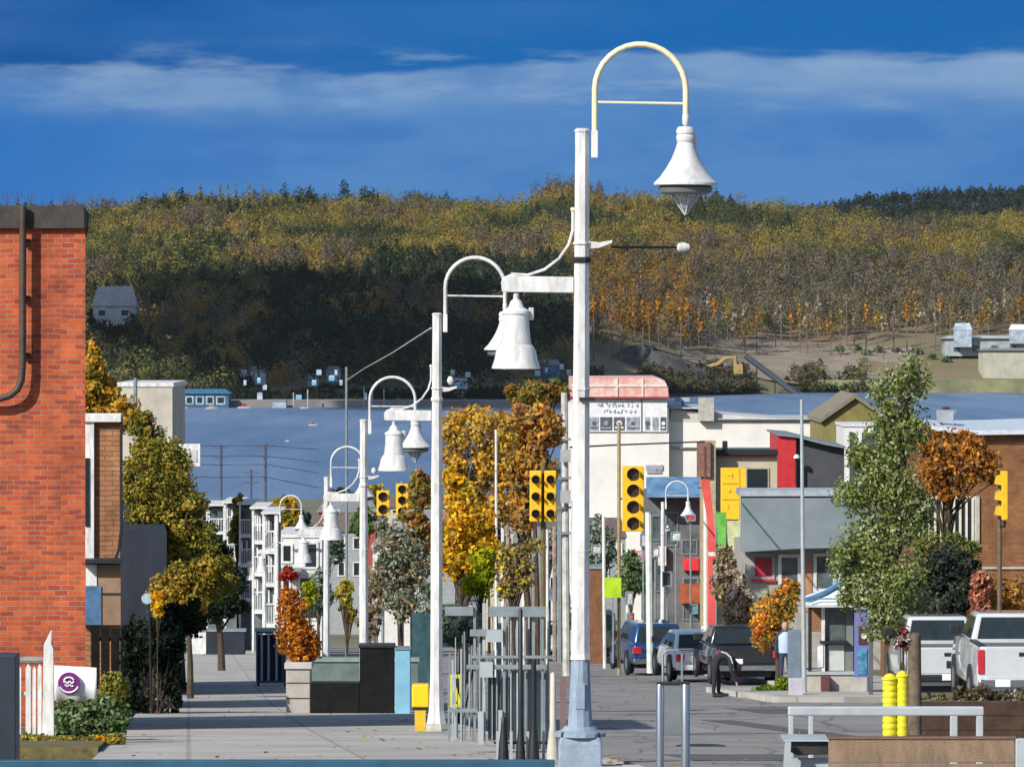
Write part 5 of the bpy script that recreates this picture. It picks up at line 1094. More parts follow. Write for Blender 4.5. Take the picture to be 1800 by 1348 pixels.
tree('orange_tree', 'orange leaved tree against the top of the brown brick wall', 'tree', 1665, 138, [(1660, 800, 46, 44), (1690, 830, 46, 40), (1640, 840, 34, 34), (1720, 800, 34, 34), (1630, 780, 24, 26), (1700, 775, 30, 18), (1745, 830, 22, 24), (1670, 868, 40, 14)], 4400, [(.34, .141, .03), (.42, .20, .03), (.26, .10, .03), (.2, .12, .05)], .08, .10, sub=26)
tree('gold_tree', 'small gold and orange tree beside the thin grey pole', 'tree', 1368, 136, [(1350, 1080, 30, 40), (1380, 1060, 26, 42), (1340, 1110, 24, 34), (1390, 1030, 16, 22), (1365, 1120, 30, 24)], 6000, [(.55, .28, .03), (.62, .36, .04), (.30, .18, .05), (.16, .17, .05), (.5, .16, .06)], .06, .07, sub=22)
bush('hedge', 'rust and gold hedge behind the pickup trucks at right', 'hedge', 1760, 128, [(1745, 1050, 30, 34), (1785, 1060, 40, 40), (1830, 1060, 40, 40), (1760, 1085, 40, 24)], 7000, [(.38, .18, .04), (.30, .20, .06), (.45, .26, .05), (.2, .12, .06)], .06, 26)
bush('red_bush', 'dull red bush by the dark rounded tree', 'bush', 1728, 125, [(1728, 1035, 20, 34), (1720, 1070, 18, 30)], 2200, [(.32, .10, .07), (.2, .07, .05), (.4, .2, .12)], .06, 16)
bush('shrub', 'pale straggling shrub between the kiosk and the white pickup', 'shrub', 1600, 121, [(1600, 1085, 26, 40), (1560, 1100, 22, 30), (1620, 1070, 20, 40)], 2600, [(.24, .25, .12), (.4, .38, .3), (.12, .14, .06)], .05, 16)
tree('yellow_shrub', 'bright yellow leaved sprig at the right end of the kiosk roof', 'shrub', 1512, 126, [(1510, 1040, 16, 22), (1522, 1060, 12, 18)], 700, [(.65, .5, .02), (.5, .3, .03)], .06, .03)
ob = bush('grass', 'green grass patch on the kerb corner by the dark pickup', 'grass', 1350, 125.5, [(1352, 1210, 30, 6), (1375, 1204, 14, 12), (1335, 1212, 16, 4)], 2200, [(.12, .20, .02), (.2, .24, .03), (.08, .13, .02)], .05, 20); ob['kind'] = 'stuff'

# ================================================================ VEHICLES
def quadpanel(P, a0, a1, b0, b1, off=.008, th=.012):
    """panel on the quad P (4 corners: bl, br, tr, tl), inset by fractions"""
    P = [Vector(p) for p in P]; f = lambda a, b: (P[0].lerp(P[1], a)).lerp(P[3].lerp(P[2], a), b)
    n = (P[1]-P[0]).cross(P[3]-P[0]).normalized(); q = [f(a0, b0), f(a1, b0), f(a1, b1), f(a0, b1)]
    return MB().hexa([q[0]-n*.02, q[1]-n*.02, q[1]+n*off, q[0]+n*off, q[3]-n*.02, q[2]-n*.02, q[2]+n*off, q[3]+n*off])
def vehicle(kind, label, cat, px, d, rot, paint, kw, base=None):
    r = thing(kind, label, cat, (X(px, d), d, (g(d)-.12 if base is None else base)), 'vehicles parked at the right of the street')
    L, Wd, H = kw['L'], kw['W'], kw['H']; belt = kw['belt']; hw = Wd/2; O = lambda *a, **k: obj(*a, local=True, **k)
    # body: loft of sections from tail to nose (y forward)
    if kw['type'] == 'pickup': st = [(0, .93, .42, belt), (.05, .98, .40, belt), (1.9, 1, .38, belt), (3.9, 1, .38, belt-.02), (L-1.2, .99, .38, belt-.06), (L-.25, .95, .38, belt-.12), (L, .86, .42, belt-.3)]
    elif kw['type'] == 'suv': st = [(0, .92, .42, belt-.12), (.08, .97, .34, belt), (.6, 1, .30, belt), (3.2, 1, .30, belt-.02), (L-1.1, .98, .30, belt-.1), (L-.2, .92, .3, belt-.22), (L, .82, .38, belt-.35)]
    else: st = [(0, .88, .42, belt-.22), (.12, .95, .34, belt-.06), (.9, 1, .28, belt), (3.0, 1, .28, belt-.02), (L-1.1, .98, .28, belt-.1), (L-.2, .9, .3, belt-.24), (L, .8, .38, belt-.36)]
    vs = []; K_ = 8
    for (y, s_, z0, z1) in st:
        w_ = hw*s_; m_ = z0+(z1-z0)*.5
        vs += [(-w_*.90, y, z0), (-w_*.98, y, z0+.1), (-w_, y, m_), (-w_*.93, y, z1), (w_*.93, y, z1), (w_, y, m_), (w_*.98, y, z0+.1), (w_*.90, y, z0)]
    n = len(st); fs = [(i*K_+k, i*K_+(k+1) % K_, (i+1)*K_+(k+1) % K_, (i+1)*K_+k) for i in range(n-1) for k in range(K_)]
    fs += [tuple(range(K_-1, -1, -1)), tuple(range((n-1)*K_, n*K_))]
    fs = [f[::-1] for f in fs]
    O('body', MB().add(vs, fs), paint, parent=r, bevel=.035, seg=3, smooth=True)
    # cabin
    y0, y1, y2, y3 = kw['cab']; ti = kw.get('tuck', .16)
    a = hw*.90; b_ = a-ti; zb = belt-.02
    cp = [(-a, y0, zb), (a, y0, zb), (a, y3, zb), (-a, y3, zb), (-b_, y1, H-.02), (b_, y1, H-.02), (b_, y2, H-.02), (-b_, y2, H-.02)]
    cb = O('cabin', MB().hexa(cp), paint, parent=r, bevel=.07, seg=3, smooth=True)
    rear = [cp[0], cp[1], cp[5], cp[4]]; rt_ = [cp[1], cp[2], cp[6], cp[5]]; lf = [cp[3], cp[0], cp[4], cp[7]]; fr = [cp[2], cp[3], cp[7], cp[6]]
    O('rear_window', quadpanel(rear, .07, .93, .10, .86), glass_d, parent=cb)
    O('windscreen', quadpanel(fr, .06, .94, .06, .92), glass_d, parent=cb)
    for q_ in (rt_, lf):
        O('side_window', quadpanel(q_, .08, .48, .10, .86), glass_d, parent=cb); O('side_window', quadpanel(q_, .52, .92, .10, .86), glass_d, parent=cb)
    # tail
    tail_y = -.012
    if kw['type'] == 'pickup':
        tg = O('tailgate', MB().box(-hw*.80, hw*.80, -.03, .05, .62, belt-.02), paint, parent=r, bevel=.012)
        O('crease', MB().box(-hw*.74, hw*.74, -.038, -.0305, .70, .73), paint, parent=tg); O('handle', MB().box(-.10, .10, -.045, -.0305, belt-.20, belt-.12), darkm, parent=tg)
        if kw.get('badge'): O('badge', MB().box(-.05, .05, -.045, -.0305, .82, .99).add([], []), darkm, parent=tg, bevel=.02); 
        O('bed_rim', MB().box(-hw*.93, -hw*.80, .06, 1.85, belt+.001, belt+.04).box(hw*.80, hw*.93, .06, 1.85, belt+.001, belt+.04), darkm, parent=r)
        lz0, lz1, lx = .78, belt-.06, hw*.815
    else:
        tg = O('tailgate', MB().box(-hw*.72, hw*.72, -.03, .06, .56, belt-.16), paint, parent=r, bevel=.02)
        lz0, lz1, lx = belt-.32, belt-.10, hw*.66
    for s_ in (-1, 1):
        xa, xb = sorted((s_*lx, s_*hw*.955))
        O('tail_light', MB().box(xa, xb, -.035, .10, lz0, lz1), mat('tail_red', (.50, .015, .03), .2, var=.1, coat=1.0), parent=r, bevel=.02)
        O('mirror', MB().box(*sorted((s_*hw*.95, s_*(hw+.2))), kw['mir'], kw['mir']+.1, belt+.05, belt+.25), darkm if kw.get('dm', True) else paint, parent=r, bevel=.03)
    O('bumper', MB().box(-hw*.95, hw*.95, -.14, .08, kw.get('bz', .42), kw.get('bz', .42)+.17), kw.get('bump', chrome), parent=r, bevel=.035)
    O('licence_plate', MB().box(-.16+kw.get('pp', 0), .16+kw.get('pp', 0), -.155, -.141, kw.get('pz', .50), kw.get('pz', .50)+.15), mat('plate_white', (.75, .76, .78), .5, var=.1), parent=r, bevel=.008)
    O('underbody', MB().box(-hw*.8, hw*.8, .15, L-.3, .22, .44), darkm, parent=r)
    wr = kw.get('wr', .34)
    for yy in kw['axle']:
        for s_ in (-1, 1):
            xo = s_*(hw-.10); w0 = O('wheel', MB().lathe((xo-.11, yy, wr), [(wr*.9, 0), (wr, .03), (wr, .19), (wr*.9, .22)], 24, 'x'), rubber, parent=r, smooth=True)
            O('rim', MB().lathe((xo+(.105 if s_ > 0 else -.125), yy, wr), [(wr*.6, 0), (wr*.6, .02)], 12, 'x'), steel, parent=w0)
            arch_c = MB().lathe((xo-.1+(.135 if s_ > 0 else -.022), yy, wr+.03), [(wr*1.22, 0), (wr*1.22, .085)], 20, 'x')
            O('wheel_arch', arch_c, darkm, parent=r)
    r.rotation_euler = (0, math.atan(-.0)*0, rot)
    return r
slope = -math.atan(.064)
blue_p = mat('car_blue', (.02, .065, .19), .25, .4, var=.15, coat=1.0)
sil_p = mat('car_silver_blue', (.66, .70, .74), .25, .1, var=.1, coat=1.0)
blk_p = mat('car_black', (.012, .016, .018), .2, .2, var=.1, coat=1.0)
wht_p = mat('car_white', (.50, .53, .55), .3, 0, var=.06, coat=1.0)
hd = R(3.8)
vehicle('parked_suv', 'dark blue sport utility car, first in the row parked behind the pale post', 'car', 1160, 158, hd+R(5), blue_p, dict(type='suv', L=4.6, W=1.86, H=1.66, belt=1.02, cab=(.10, .35, 2.6, 3.5), mir=2.9, axle=(.9, 3.6), bz=.38, pz=.72, pp=.25))
vehicle('parked_car', 'silver blue sedan parked between the blue and the black vehicles', 'car', 1238, 146, hd+R(4), sil_p, dict(type='sedan', L=4.6, W=1.80, H=1.44, belt=.94, cab=(.55, 1.15, 2.5, 3.4), mir=2.9, axle=(.95, 3.6), bump=sil_p, pz=.66, bz=.36))
vehicle('parked_pickup', 'black pickup truck parked behind the bending person', 'pickup truck', 1313, 141, hd+R(2), blk_p, dict(type='pickup', L=5.2, W=1.84, H=1.60, belt=1.05, cab=(1.8, 1.98, 3.0, 3.8), mir=3.1, axle=(1.1, 4.1), bz=.42, pz=.62, pp=-.3))
vehicle('parked_pickup', 'white pickup truck behind the brown post, the left one of the two', 'pickup truck', 1667, 114.5, hd-R(2), wht_p, dict(type='pickup', L=5.6, W=1.9, H=1.92, belt=1.30, cab=(1.9, 2.06, 3.2, 4.1), mir=3.4, axle=(1.2, 4.4), bz=.50, pz=.54, wr=.38, badge=True, bump=darkm))
vehicle('parked_pickup', 'white pickup truck cut off by the right edge, with a red tail light', 'pickup truck', 1799, 103.5, hd-R(3), wht_p, dict(type='pickup', L=5.7, W=2.02, H=1.96, belt=1.36, cab=(1.9, 2.08, 3.3, 4.2), mir=3.5, axle=(1.2, 4.4), bz=.50, pz=.52, pp=-.45, wr=.40))
for o_ in (1,): pass
vehicle('parked_van', 'pale green van far down the street behind the nearest lamp', 'van', 1046, 186, hd, mat('van_green', (.36, .46, .32), .5, var=.15), dict(type='suv', L=4.8, W=1.9, H=1.95, belt=1.15, cab=(.06, .2, 3.4, 4.2), mir=3.6, axle=(.9, 3.8), tuck=.08, bump=darkm))
vehicle('parked_car', 'white car under the blue grey canopy left of the nearest lamp', 'car', 976, 192, hd, wht_p, dict(type='sedan', L=4.5, W=1.8, H=1.45, belt=.94, cab=(.55, 1.15, 2.5, 3.4), mir=2.9, axle=(.95, 3.6), bump=wht_p))
r = thing('canopy', 'low blue grey canopy roof over the street left of the nearest lamp', 'canopy', (X(965, 196), 196, g(196)))
D = 188.0
obj('roof', MB().add([tuple(W(928, 1042, D)), tuple(W(1004, 1056, D)), (X(1004, D), D+5, Z(1052, D)), (X(928, D), D+5, Z(1036, D)), tuple(W(928, 1048, D)), tuple(W(1004, 1062, D)), (X(1004, D), D+5, Z(1060, D)), (X(928, D), D+5, Z(1044, D))], [(0, 1, 2, 3), (7, 6, 5, 4), (4, 5, 1, 0), (5, 6, 2, 1), (6, 7, 3, 2), (7, 4, 0, 3)]), mat('canopy_blue', (.16, .24, .30), .6), r)
for px in (934, 966, 1000): obj('post', MB().tube([(X(px, D+2), D+2, g(D)), W(px, 1052, D+2)], .05, 6), darkm, r)

for i, (px, t_, d_) in enumerate(((884, 905, 160), (893, 930, 175), (908, 880, 170), (921, 935, 165), (938, 920, 180), (948, 925, 190), (962, 930, 175), (975, 925, 185), (984, 900, 180), (1004, 880, 200), (1012, 860, 205))):
    single('street_post', MB().tube([(X(px, d_), d_, g(d_)), W(px, t_, d_)], .06+.02*(i % 3), 6), [white, palebark, greysteel][i % 3], 'thin post among the trees left of the nearest lamp', 'post', 'thin posts among the centre trees')
for i, (a, b, t_, bt, d_, c_, lab) in enumerate(((925, 941, 948, 976, 158, (.62, .56, .05), 'small lemon sign board below the paired signals'), (944, 958, 946, 970, 166, (.70, .60, .10), 'second small lemon sign board below the paired signals'),
    (972, 996, 946, 988, 190, (.25, .04, .08), 'dark maroon sign board just left of the nearest lamp'), (1126, 1136, 938, 960, 170, (.6, .62, .65), 'tiny white sign by the left edge of the awning shop'),
    (1165, 1180, 1005, 1030, 175, (.05, .05, .06), 'small black sign board under the blue awning'), (1180, 1196, 935, 950, 185, (.65, .66, .68), 'small white sign board under the blue awning'),
    (1212, 1226, 1062, 1078, 172, (.10, .28, .36), 'small teal sign board behind the parked sedan'), (1100, 1112, 1040, 1062, 168, (.60, .60, .56), 'pale sign board right of the lime sign'),
    (690, 712, 912, 926, 210, (.55, .50, .55), 'pale lilac sign board below the small signals'), (736, 752, 905, 922, 215, (.45, .16, .12), 'brick red sign board left of the second lamp shaft'),
    (820, 838, 1058, 1070, 110, (.62, .62, .64), 'low white sign board over the steel railing'), (1308, 1320, 1040, 1066, 165, (.30, .10, .12), 'dark red sign board behind the gold tree'),
    (1206, 1222, 905, 915, 178, (.62, .05, .05), 'small bright red sign board under the blue awning'), (1146, 1158, 962, 978, 172, (.75, .72, .62), 'small cream sign board behind the blue parked car'), (1102, 1114, 1078, 1092, 174, (.62, .10, .08), 'little red sign board by the blue parked car'),
    (1284, 1296, 1015, 1032, 176, (.75, .60, .05), 'small yellow sign board between the red banner and the gold tree'), (896, 908, 1030, 1044, 160, (.55, .06, .06), 'small red sign board above the steel railing'), (762, 774, 1010, 1024, 180, (.62, .64, .66), 'small white sign board beside the second lamp shaft'),
    (1040, 1056, 958, 972, 190, (.6, .58, .52), 'cream sign board behind the thin white post'))):
    r = thing('street_sign', lab, 'sign', (X((a+b)/2, d_), d_, g(d_)), 'small signs down the street')
    obj('board', MB().pbox(a, b, t_, bt, d_, .06), mat('sign_c%d' % i, c_, .6, var=.45, scale=5), r, bevel=.01)
    obj('frame', MB().ring(a-1, b+1, t_-1, bt+1, d_-.03, .028, .05), greysteel, r)
    obj('post', MB().tube([(X((a+b)/2, d_+.1), d_+.1, g(d_)), W((a+b)/2, bt, d_+.1)], .035, 6), greysteel, r)
# ================================================================ KIOSK
D = 124.0
r = thing('kiosk', 'small grey kiosk with a blue and white striped pitched roof', 'kiosk', (X(1475, D), D, g(D)))
kg = mat('kiosk_grey', (.17, .20, .20), .7, var=.2, scale=2); kl = mat('kiosk_pale', (.48, .52, .50), .7, var=.15)
obj('base', MB().pbox(1420, 1530, 1186, 1226, D, 1.3), concrete, r, bevel=.01); obj('step', MB().pbox(1416, 1534, 1180, 1185.6, D-.05, 1.4), rail_m, r)
obj('body', MB().pbox(1448, 1500, 1068, 1179.5, D+.15, 1.1), kg, r)
obj('window', MB().pbox(1456, 1486, 1072, 1125, D+.13, .018), mat('kiosk_glass', (.10, .13, .13), .2, var=.3), r)
obj('shelf', MB().pbox(1442, 1490, 1126, 1131, D-.1, .24), darkm, r)
obj('lower_panel', MB().pbox(1456, 1484, 1133, 1178, D+.12, .028), kl, r)
obj('counter_front', MB().pbox(1437, 1447, 1135, 1172, D-.05, .5), white, r)
for px in (1444, 1421, 1500): obj('corner_post', MB().pbox(px, px+6, 1066, 1179.5, D-.02, .09), white if px == 1444 else darkm, r)
obj('brown_panel', MB().pbox(1427, 1443.5, 1067, 1110, D+.9, .05), mat('brown_panel', (.26, .13, .07), .8), r)
obj('bin', MB().pbox(1444, 1458, 1188, 1224, D-.3, .28), mat('maroon', (.10, .03, .035), .7), r)
x0, x1, xm = X(1414, D), X(1520, D), X(1490, D)
rw = mat('canvas_white', (.66, .72, .78), .7, var=.12); rb = mat('canvas_blue', (.12, .28, .48), .7, var=.25)
obj('roof', MB().add([(x0, D-.4, Z(1062, D)), (x1, D-.4, Z(1062, D)), (x1, D+1.6, Z(1056, D)), (x0, D+1.6, Z(1056, D)), (xm-.12, D+.5, Z(1026, D)), (xm+.12, D+.5, Z(1026, D))], [(0, 1, 5, 4), (2, 3, 4, 5), (1, 2, 5), (3, 0, 4), (3, 2, 1, 0)]), rw, r)
obj('roof_stripe', MB().tube([(x0+.02, D-.3, Z(1053, D)), (x0+.5, D-.02, Z(1042, D)), (xm-.1, D+.42, Z(1023, D))], .065, 6), rb, r)
obj('roof_valance', MB().pbox(1413, 1521, 1062.4, 1067, D-.42, .05), mat('valance', (.5, .56, .58), .7), r)
obj('roof_trim', MB().tube([W(1424, 1058, D-.43), W(1440, 1052, D-.36), W(1480, 1052, D-.36), W(1512, 1059, D-.43)], .02, 6), mat('trim_teal', (.10, .26, .30), .6), r)
r = thing('poster_panel', 'blue and purple advertising panel at the right side of the kiosk', 'sign', (X(1515, 123), 123, g(123)))
obj('board', MB().pbox(1502, 1527, 1068, 1190, 123, .08), mat('poster_blue', (.10, .17, .42), .5, var=.5, scale=5, c2=(.20, .12, .35)), r)
obj('picture', MB().pbox(1509, 1525, 1100, 1132, 122.97, .028), mat('poster_dark', (.07, .04, .04), .5, var=.3), r)
obj('white_spot', MB().lathe((X(1519, 122.9), 122.93, Z(1118, 122.9)), [(.07, 0), (.07, .02)], 14, 'y'), white, r)
obj('lower_picture', MB().pbox(1508, 1524, 1140, 1185, 122.97, .028), mat('poster_teal', (.08, .30, .48), .5, var=.5, scale=8), r)
single('dark_post', MB().pbox(1528, 1535, 1062, 1236, 119, .12), mat('post_grey_dark', (.09, .10, .11), .5), 'dark square post just right of the kiosk', 'post')
single('grey_cabinet', MB().pbox(1386, 1408, 1108, 1190, 124.5, .4), mat('cabinet_slate', (.15, .20, .27), .6, var=.2), 'slate blue cabinet beside the thin grey pole', 'cabinet', bevel=.015)
single('pale_box', MB().pbox(1387, 1412, 1192, 1225, 119, .35), mat('pale_lilac', (.42, .42, .48), .8, var=.15), 'pale grey box at the foot of the thin grey pole', 'box', bevel=.015)

# ================================================================ FRONT RIGHT: bench, frame, posts, planter
D = 70.0
r = thing('timber_planter', 'long dark brown timber planter in front of the pickup trucks', 'planter', (X(1720, D), D, g(D)))
tb = mat('planter_timber', (.065, .035, .022), .9, var=.4, scale=3, bump=.4)
for k in range(3): obj('board', MB().pbox(1594, 1990, 1233+k*25, 1257+k*25, D, .08), tb, r)
obj('side_board', MB().box(X(1594, D), X(1594, D)+.07, D+.081, D+2.6, g(D)-.2, Z(1233, D)), tb, r)
obj('soil', MB().box(X(1594, D)+.08, X(1990, D), D+.081, D+2.6, g(D)-.2, Z(1241, D)), MATS['verge_soil'], r)
bush('dry_plants', 'dry brown plants standing in the timber planter', 'plants', 1740, 71.2, [(1650, 1232, 40, 10), (1720, 1226, 40, 16), (1780, 1228, 40, 14), (1690, 1222, 18, 14)], 3500, [(.09, .07, .04), (.14, .11, .06), (.05, .05, .03), (.3, .28, .22)], .035, 30)
single('brown_post', MB().lathe((X(1608, 68), 68, g(68)), [(.10, 0), (.095, (Z(1112, 68)-g(68))*.5), (.088, Z(1112, 68)-g(68)-.03), (.05, Z(1112, 68)-g(68))], 9), mat('post_wood', (.17, .125, .085), .9, var=.4, scale=8, bump=.5), 'round weathered brown post left of the white pickup', 'post', smooth=True)
bush('flower_basket', 'dark basket of red and white flowers beside the weathered post', 'flowers', 1588, 68, [(1590, 1118, 14, 14), (1584, 1135, 10, 12)], 420, [(.6, .55, .5), (.25, .04, .04), (.06, .08, .04), (.02, .03, .02)], .03, 10)
D = 58.0
yh = mat('hydrant_yellow', (.80, .70, .02), .5, var=.2, scale=9, bump=.5)
for k, (px, wd, t_, lab) in enumerate(((1564, 13, 1183, 'left of the two ribbed yellow bollards behind the grey frame'), (1586, 10.5, 1178, 'right and slimmer of the two ribbed yellow bollards behind the grey frame'))):
    a = wd*D/F; hh = (1345-t_)*D/F; z0 = g(D)-.1; prof = [(a*1.02, 0)]; h0 = Z(t_, D)-z0
    for j in range(11): zz = .05+j*(h0-.14)/11; prof += [(a, zz), (a*.9, zz+.025), (a, zz+.045)]
    prof += [(a*.95, h0-.08), (a*.7, h0-.02), (a*.2, h0)]
    rr_ = thing('ribbed_bollard', lab, 'bollard', (X(px, D), D, z0), 'ribbed yellow bollards')
    obj('body', MB().lathe((0, 0, 0), prof, 18), yh, rr_, local=True, smooth=True); obj('cap', MB().lathe((0, 0, h0-.075), [(a*1.1, 0), (a*1.1, .02), (a*.5, .05)], 18), yh, rr_, local=True)
D = 42.5
r = thing('frame_rail', 'pale grey tubular frame rail standing behind the wooden bench', 'rail', (X(1557, D), D, g(D)))
zf = g(D)-.02
fm = mat('frame_grey', (.42, .47, .50), .5, .2, var=.12)
obj('top_rail', MB().box(X(1385, D), X(1729, D), D-.035, D+.035, Z(1257, D), Z(1241, D)), fm, r, bevel=.012)
for a, b in ((1386, 1395), (1421, 1430), (1670, 1683), (1716, 1728)): obj('leg', MB().box(X(a, D), X(b, D), D-.03, D+.03, zf, Z(1257, D)-.001), fm, r, bevel=.008)
D = 39.5; zf = g(44)-.02
r = thing('bench', 'wooden slatted bench back and dark seat at the bottom right corner', 'bench', (X(1600, D), D, zf))
bw = mat('bench_wood', (.27, .185, .12), .75, var=.35, scale=9, bump=.4, c2=(.15, .10, .065), streak=1)
for k in range(4): obj('back_slat', MB().pbox(1457, 1783, 1299+k*43, 1339+k*43, D, .03), bw, r, bevel=.004)
obj('back_cap', MB().pbox(1455, 1786, 1294, 1298.6, D-.01, .05), mat('cap_wood', (.16, .10, .07), .7), r)
obj('end_frame', MB().pbox(1785.5, 1803, 1298, 1470, D-.02, .09), fm, r, bevel=.008)
sf = D-.02
obj('seat', MB().prism([(X(1380, 40.2), Z(1303, 40.2)), (X(1456, 40.2), Z(1303, 40.2)), (X(1456, 40.2), Z(1325, 40.2)), (X(1400, 40.2), Z(1327, 40.2)), (X(1388, 40.2), Z(1320, 40.2))][::-1], 40.2, 40.6), mat('seat_dark', (.06, .055, .05), .35, .3, var=.3), r, bevel=.008)
obj('arm_rail', MB().pbox(1378, 1457, 1299, 1302.6, 40.15, .5), fm, r)
obj('leg', MB().prism([(X(1372, 40.1), Z(1420, 40.1)), (X(1384, 40.1), Z(1420, 40.1)), (X(1390, 40.1), Z(1303, 40.1)), (X(1380, 40.1), Z(1303, 40.1))][::-1], 40.05, 40.14), fm, r)
obj('seat_front', MB().pbox(1392, 1456, 1332, 1400, 40.3, .04), fm, r)
D = 45.0
r = thing('bike_rack', 'upright brushed steel hoop standing in the road at the centre bottom', 'rack', (X(1183, D), D, g(D)))
zb = g(D)-.15
for a, b in ((1153, 1167), (1197, 1213)):
    obj('upright', MB().lathe((X((a+b)/2, D), D, zb), [((b-a)/2*D/F, 0), ((b-a)/2*D/F, Z(1206, D)-zb), ((b-a)/2*D/F*.8, Z(1202, D)-zb)], 16), steel, r, smooth=True)
obj('infill', MB().pbox(1167.5, 1196.5, 1202, 1290, D-.01, .012), mat('infill_grey', (.22, .25, .26), .3, .3, var=.2), r)
obj('top_bar', MB().pbox(1153, 1213, 1198, 1202.6, D-.03, .06), darkm, r, bevel=.01)
r = thing('low_rail', 'slim steel hoop rail further up the road before the silver blue sedan', 'rail', (X(1180, 120), 120, g(120)))
m = MB().tube([(X(1165, 120), 120, g(120)), W(1165, 1150, 120), W(1172, 1143, 120), W(1192, 1143, 120), W(1199, 1150, 120), (X(1199, 120), 120, g(120))], .03, 8); obj('hoop', m, greysteel, r, smooth=True)
m = MB()

# ================================================================ PEOPLE
def person(label, loc, joints, edges, radii, skin_m, rz=0):
    me = bpy.data.meshes.new('person'); me.from_pydata(joints, edges, []); o = bpy.data.objects.new('person', me); col.objects.link(o)
    o.location = loc; o.rotation_euler = (0, 0, rz); me.materials.append(skin_m)
    sk = o.modifiers.new('skin', 'SKIN'); sk.use_smooth_shade = True
    sv = me.skin_vertices[0].data
    for v, rr_ in zip(sv, radii): v.radius = rr_ if isinstance(rr_, tuple) else (rr_, rr_)
    sv[0].use_root = True
    ss = o.modifiers.new('sub', 'SUBSURF'); ss.levels = 2; ss.render_levels = 2
    return tag(o, label, 'person')
cloth_dark = mat('dark_cloth', (.02, .024, .03), .9, var=.3, scale=12); skin = mat('skin', (.45, .26, .18), .6, var=.1)
def body_mat(name, top, bottom, zc, head_z, head_lo=None):
    return None
# bending person, seen from the side, facing right. pelvis first
J = [(0, 0, .88), (.10, 0, 1.02), (.27, 0, 1.06), (.38, 0, .98), (.46, 0, .88), (.50, 0, .80),            # spine, shoulders, neck, head
     (-.02, -.10, .84), (-.05, -.11, .47), (-.08, -.11, .10), (.06, -.12, .04), (-.02, .10, .84), (.07, .11, .47), (.06, .11, .10), (.20, .12, .04),
     (.34, -.19, .93), (.37, -.22, .66), (.47, -.18, .45), (.50, -.17, .38), (.34, .19, .93), (.38, .22, .68), (.50, .16, .48), (.53, .15, .41)]
E = [(0, 1), (1, 2), (2, 3), (3, 4), (4, 5), (0, 6), (6, 7), (7, 8), (8, 9), (0, 10), (10, 11), (11, 12), (12, 13), (3, 14), (14, 15), (15, 16), (16, 17), (3, 18), (18, 19), (19, 20), (20, 21)]
Rr = [(.15, .12), (.14, .12), (.15, .13), (.12, .12), .055, (.085, .10), .095, .07, .05, .045, .095, .07, .05, .045, .065, .05, .036, .035, .065, .05, .036, .035]
d = 123.0
pb = person('person in dark clothes bending forward in the road behind the parked pickup', (X(1259, d), d, g(d)-.12), J, E, Rr, cloth_dark)
s_ = MB().tube([(.12, -.13, 1.14), (.25, -.16, 1.10), (.36, -.21, 1.00), (.40, -.235, .86)], .022, 6)
obj('strap', s_, mat('strap_grey', (.5, .52, .52), .7), pb, local=True)
obj('hair', MB().lathe((.535, 0, .73), [(.02, -.11), (.085, -.06), (.11, .02), (.09, .08), (.03, .12)], 12), mat('dark_hair', (.03, .022, .018), .8), pb, local=True, smooth=True)
for yy in (-.17, .15): obj('hand', MB().tube([(.505, yy, .37), (.52, yy, .31), (.53, yy, .27)], .028, 6, .014), skin, pb, local=True, smooth=True)
for (xx, yy) in ((.02, -.12), (.16, .12)): obj('shoe', MB().box(xx-.12, xx+.16, yy-.05, yy+.05, 0, .085), mat('shoe_black', (.015, .015, .018), .6), pb, local=True, bevel=.03, seg=3)
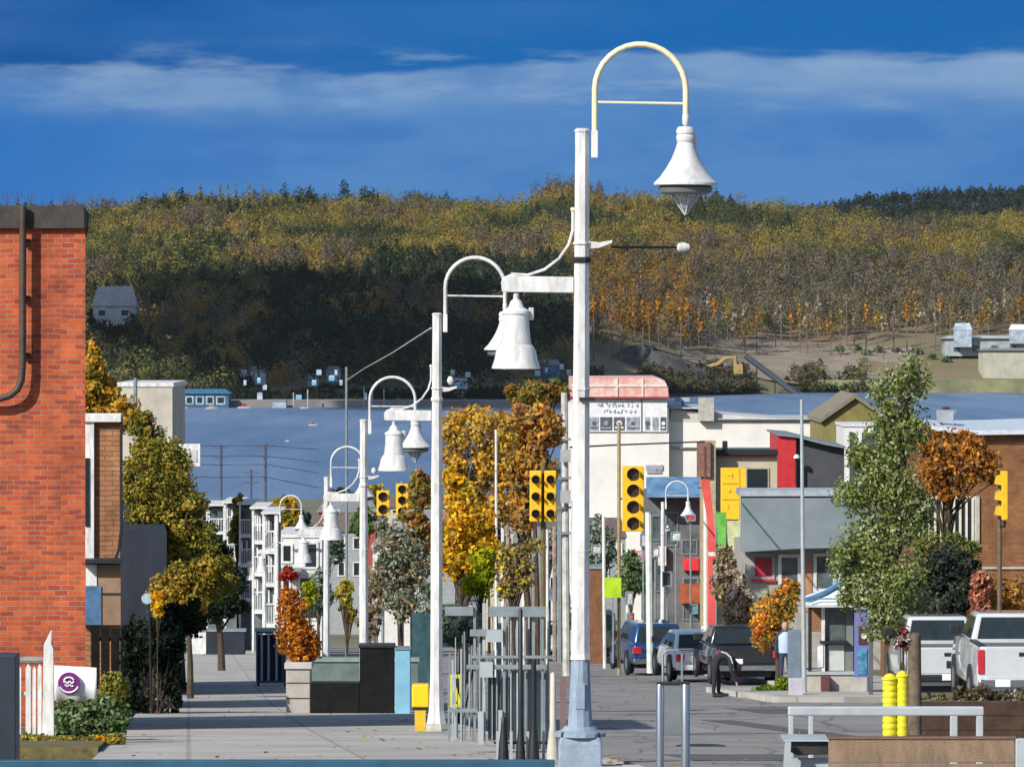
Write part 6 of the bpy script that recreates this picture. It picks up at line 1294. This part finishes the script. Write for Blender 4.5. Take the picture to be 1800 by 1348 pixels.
# standing person in pale blue top
J = [(0, 0, .95), (0, 0, 1.15), (0, 0, 1.36), (0, 0, 1.48), (0, .0, 1.58), (0, -.01, 1.68),
     (-.09, 0, .90), (-.10, -.02, .50), (-.10, 0, .10), (-.11, -.12, .04), (.09, 0, .90), (.12, .03, .50), (.14, .08, .10), (.15, -.03, .04),
     (-.19, 0, 1.40), (-.25, .02, 1.13), (-.24, -.08, .90), (.19, 0, 1.40), (.25, .02, 1.13), (.20, -.16, .98)]
E = [(0, 1), (1, 2), (2, 3), (3, 4), (4, 5), (0, 6), (6, 7), (7, 8), (8, 9), (0, 10), (10, 11), (11, 12), (12, 13), (3, 14), (14, 15), (15, 16), (3, 17), (17, 18), (18, 19)]
Rr = [(.15, .11), (.14, .10), (.16, .11), (.09, .08), .05, (.085, .10), .09, .065, .045, .04, .09, .065, .045, .04, .06, .045, .032, .06, .045, .032]
d = 131.0
ps = person('person standing in a pale blue top and dark trousers beside the gold tree', (X(1380, d), d, g(d)), J, E, Rr, mat('navy_cloth', (.03, .04, .08), .9, var=.2))
m = MB().lathe((0, 0, 0), [(.17, .92), (.18, 1.05), (.175, 1.2), (.20, 1.36), (.14, 1.46), (.07, 1.51)], 14); m.v = [(x, y*.72, z) for x, y, z in m.v]
obj('top', m, mat('pale_blue_top', (.40, .52, .68), .9, var=.15), ps, local=True, smooth=True)
obj('head_skin', MB().lathe((0, -.02, 1.56), [(.045, -.04), (.085, .03), (.095, .10), (.07, .17), (.02, .2)], 14), skin, ps, local=True, smooth=True)
obj('hair', MB().lathe((0, .015, 1.60), [(.09, -.02), (.10, .06), (.09, .13), (.04, .18), (.01, .19)], 14), MATS['dark_hair'], ps, local=True, smooth=True)

# tops of objects that show between things: more small plants
bush('shrub', 'low dark shrub between the black slim posts and the second lamp', 'shrub', 800, 80, [(800, 1120, 24, 26), (830, 1100, 22, 28)], 1600, 'sage', .05, 14)

# ================================================================ thin autumn haze over the water and hills
hz_m = bpy.data.materials.new('haze'); hz_m.use_nodes = True; t = hz_m.node_tree; t.nodes.remove(t.nodes['Principled BSDF'])
pv = t.nodes.new('ShaderNodeVolumePrincipled'); pv.inputs['Color'].default_value = (.78, .86, 1, 1); pv.inputs['Density'].default_value = .000012; pv.inputs['Anisotropy'].default_value = .1
t.links.new(pv.outputs[0], t.nodes['Material Output'].inputs['Volume'])
hz_o = obj('haze', MB().box(-9500, 9500, -200, 9500, -39, 135), hz_m); hz_o['kind'] = 'stuff'; hz_o['label'] = 'thin blue autumn haze over the lake and hills'; hz_o['category'] = 'haze'
